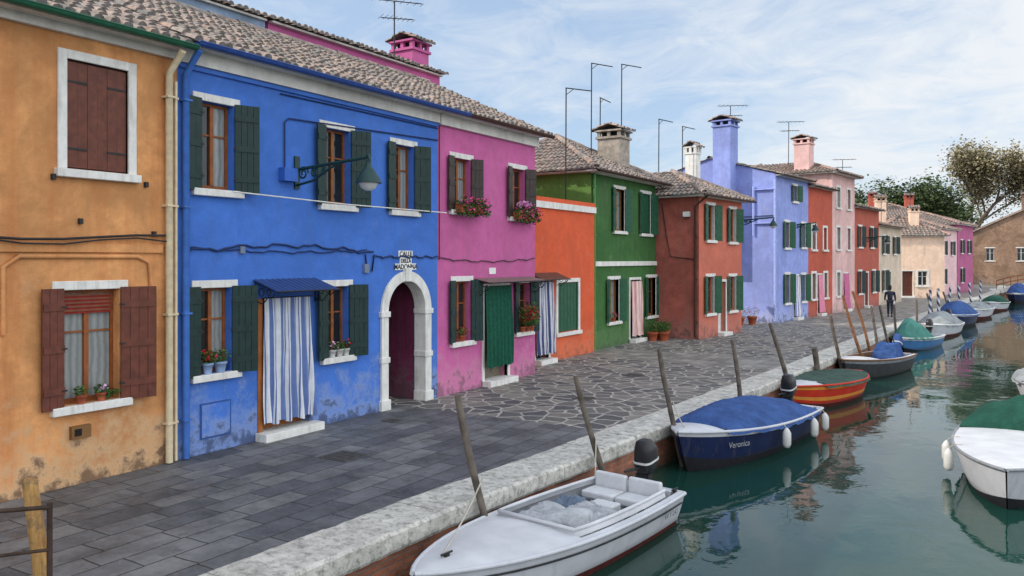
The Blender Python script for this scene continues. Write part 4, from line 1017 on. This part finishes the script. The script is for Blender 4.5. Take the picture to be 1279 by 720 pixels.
# ------------------------------------------------------------------ PERSON walking
def person(x,y,rz):
    e=empty('walking_person',(x,y,0),rz)
    def skin(name,V,Ed,rad,mat,root=0,sub=2):
        me=bpy.data.meshes.new(name); me.from_pydata(V,Ed,[]); o=bpy.data.objects.new(name,me); COL.objects.link(o); o.parent=e; me.materials.append(mat)
        md=o.modifiers.new('skin','SKIN'); 
        for i,r_ in enumerate(rad):
            me.skin_vertices[0].data[i].radius=(r_,r_*.85) if isinstance(r_,float) else r_
        me.skin_vertices[0].data[root].use_root=True; md.use_smooth_shade=True
        s_=o.modifiers.new('sub','SUBSURF'); s_.levels=sub; s_.render_levels=sub; return o
    JK=plain('dark_jacket',(.03,.035,.06,1),.85); TR=plain('dark_trousers',(.025,.03,.045,1),.85); SK=plain('skin',(.5,.3,.22,1),.6); HR=plain('dark_hair',(.03,.02,.015,1),.7)
    skin('jacket',[(0,0,.92),(0,0,1.1),(0,0,1.28),(0,0,1.4),(0,.19,1.38),(.03,.25,1.12),(.1,.26,.9),(0,-.19,1.38),(-.03,-.25,1.12),(-.02,-.27,.88)],[(0,1),(1,2),(2,3),(3,4),(4,5),(5,6),(3,7),(7,8),(8,9)],[.18,.17,.19,.13,.09,.07,.05,.09,.07,.05],JK)
    skin('trousers',[(0,0,.95),(0,.09,.88),(.10,.09,.5),(.12,.09,.1),(0,-.09,.88),(.0,-.09,.5),(-.2,-.09,.14)],[(0,1),(1,2),(2,3),(0,4),(4,5),(5,6)],[.16,.12,.09,.065,.12,.09,.065],TR)
    mb=MB(); mb.loft([(.16,.09,0,.13,.045,2.5),(.15,.09,.05,.12,.045,2.5),(.12,.09,.1,.05,.04,2)],12); mb.loft([(-.16,-.09,.0,.11,.045,2.5),(-.17,-.09,.07,.11,.045,2.5),(-.2,-.09,.13,.05,.04,2)],12); mb.obj('shoes',IRON,e)
    mb=MB(); mb.loft([(0,0,1.42,.05,.05,2),(0,0,1.5,.055,.05,2),(.02,0,1.53,.075,.06,2),(.02,0,1.6,.1,.077,2),(.01,0,1.68,.1,.08,2),(0,0,1.73,.07,.06,2),(0,0,1.75,.02,.02,2)],14); mb.box(.11,.135,-.012,.012,1.58,1.62,tp=.4)
    for sg in (-1,1):
        mb.loft([(0.0,sg*.08,1.57,.02,.008,2),(0,sg*.082,1.61,.02,.008,2)],8)
        bx,bz=((.12,.84) if sg>0 else (-.02,.82))
        mb.loft([(bx,sg*.265,bz-.05,.035,.015,2.3),(bx,sg*.265,bz+.05,.03,.018,2.3)],8)
        for k_ in range(4): mb.tube([(bx-.025+k_*.017,sg*.265,bz-.04),(bx-.02+k_*.017,sg*.262,bz-.09),(bx-.005+k_*.015,sg*.255,bz-.115)],.008,5)
        mb.tube([(bx+.035,sg*.26,bz+.01),(bx+.05,sg*.255,bz-.03)],.009,5)
    mb.obj('head_and_hands',SK,e)
    mb=MB(); mb.loft([(-.03,0,1.5,.07,.07,2),(-.03,0,1.6,.09,.087,2),(-.015,0,1.69,.105,.09,2),(-.01,0,1.75,.07,.065,2),(-.01,0,1.77,.02,.02,2)],14); mb.obj('hair',HR,e)
person(-5.65,48.8,math.radians(96))

# ------------------------------------------------------------------ SKY, SUN, CAMERA
SUN_AZ=Vector((-.80,-.60)).normalized(); EL=math.radians(34)
w=bpy.data.worlds.new('World'); scn.world=w; w.use_nodes=True; nt=w.node_tree
bg=nt.nodes['Background']; sky=nt.nodes.new('ShaderNodeTexSky'); sky.sky_type='NISHITA'; sky.sun_disc=False; sky.sun_elevation=EL
sky.sun_rotation=math.atan2(SUN_AZ.x,SUN_AZ.y); sky.air_density=1.0; sky.dust_density=1.0; sky.ozone_density=2.0
tc=nt.nodes.new('ShaderNodeTexCoord'); sx=nt.nodes.new('ShaderNodeSeparateXYZ'); nt.links.new(tc.outputs['Generated'],sx.inputs[0])
def wm(op,a,b):
    m=nt.nodes.new('ShaderNodeMath'); m.operation=op
    for i,v in enumerate((a,b)):
        if hasattr(v,'is_linked'): nt.links.new(v,m.inputs[i])
        else: m.inputs[i].default_value=v
    return m.outputs[0]
den=wm('ADD',wm('MAXIMUM',sx.outputs[2],0.0),.16)
cb=nt.nodes.new('ShaderNodeCombineXYZ'); nt.links.new(wm('DIVIDE',sx.outputs[0],den),cb.inputs[0]); nt.links.new(wm('DIVIDE',sx.outputs[1],den),cb.inputs[1])
def wn(scale,det,rough,dist):
    n=nt.nodes.new('ShaderNodeTexNoise'); n.inputs['Scale'].default_value=scale; n.inputs['Detail'].default_value=det; n.inputs['Roughness'].default_value=rough; n.inputs['Distortion'].default_value=dist; nt.links.new(cb.outputs[0],n.inputs['Vector']); return n.outputs['Fac']
n1=wn(.55,6,.55,.4); n2=wn(3.4,8,.66,.9)
cl=wm('ADD',wm('ADD',wm('MULTIPLY',n1,1.0),wm('MULTIPLY',n2,.6)),wm('MULTIPLY',sx.outputs[0],.34))
rp=nt.nodes.new('ShaderNodeValToRGB'); rp.color_ramp.elements[0].position=.55; rp.color_ramp.elements[0].color=(.12,.12,.12,1); rp.color_ramp.elements[1].position=.88; rp.color_ramp.elements[1].color=(.95,.95,.95,1); nt.links.new(cl,rp.inputs[0])
mx=nt.nodes.new('ShaderNodeMix'); mx.data_type='RGBA'; nt.links.new(rp.outputs[0],mx.inputs[0])
lift=nt.nodes.new('ShaderNodeMix'); lift.data_type='RGBA'; lift.inputs[0].default_value=.45; nt.links.new(sky.outputs[0],lift.inputs[6]); lift.inputs[7].default_value=(3.6,5.1,7.3,1)
nt.links.new(lift.outputs[2],mx.inputs[6]); mx.inputs[7].default_value=(6.0,6.25,6.5,1)
# sky gain added outside the view (overhead, east, south) to fill shaded facades
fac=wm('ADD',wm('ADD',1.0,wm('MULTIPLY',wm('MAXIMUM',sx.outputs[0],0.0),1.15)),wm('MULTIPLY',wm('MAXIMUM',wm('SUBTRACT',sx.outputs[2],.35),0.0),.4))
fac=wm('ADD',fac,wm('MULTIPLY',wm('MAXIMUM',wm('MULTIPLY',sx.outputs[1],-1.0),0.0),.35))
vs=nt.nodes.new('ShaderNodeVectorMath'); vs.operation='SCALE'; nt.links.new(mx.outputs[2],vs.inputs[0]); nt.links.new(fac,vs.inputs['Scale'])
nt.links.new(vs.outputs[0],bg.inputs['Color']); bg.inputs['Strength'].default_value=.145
sl=bpy.data.lights.new('sun','SUN'); sl.energy=3.6; sl.angle=math.radians(.6); sl.color=(1,.90,.76); so=bpy.data.objects.new('sun',sl); COL.objects.link(so)
dv=Vector((SUN_AZ.x*math.cos(EL),SUN_AZ.y*math.cos(EL),math.sin(EL))); so.rotation_euler=dv.to_track_quat('Z','Y').to_euler(); so.location=(0,0,50)
cam=bpy.data.cameras.new('camera'); co=bpy.data.objects.new('camera',cam); COL.objects.link(co); scn.camera=co
co.location=(0,0,3.2); co.rotation_euler=(math.pi/2,0,math.radians(31.88)); cam.sensor_width=36; cam.lens=36*1000/1279; cam.shift_y=-36/1279; cam.clip_end=3000; cam.clip_start=.1
scn.view_settings.view_transform='Standard'; scn.view_settings.look='None'; scn.view_settings.exposure=0
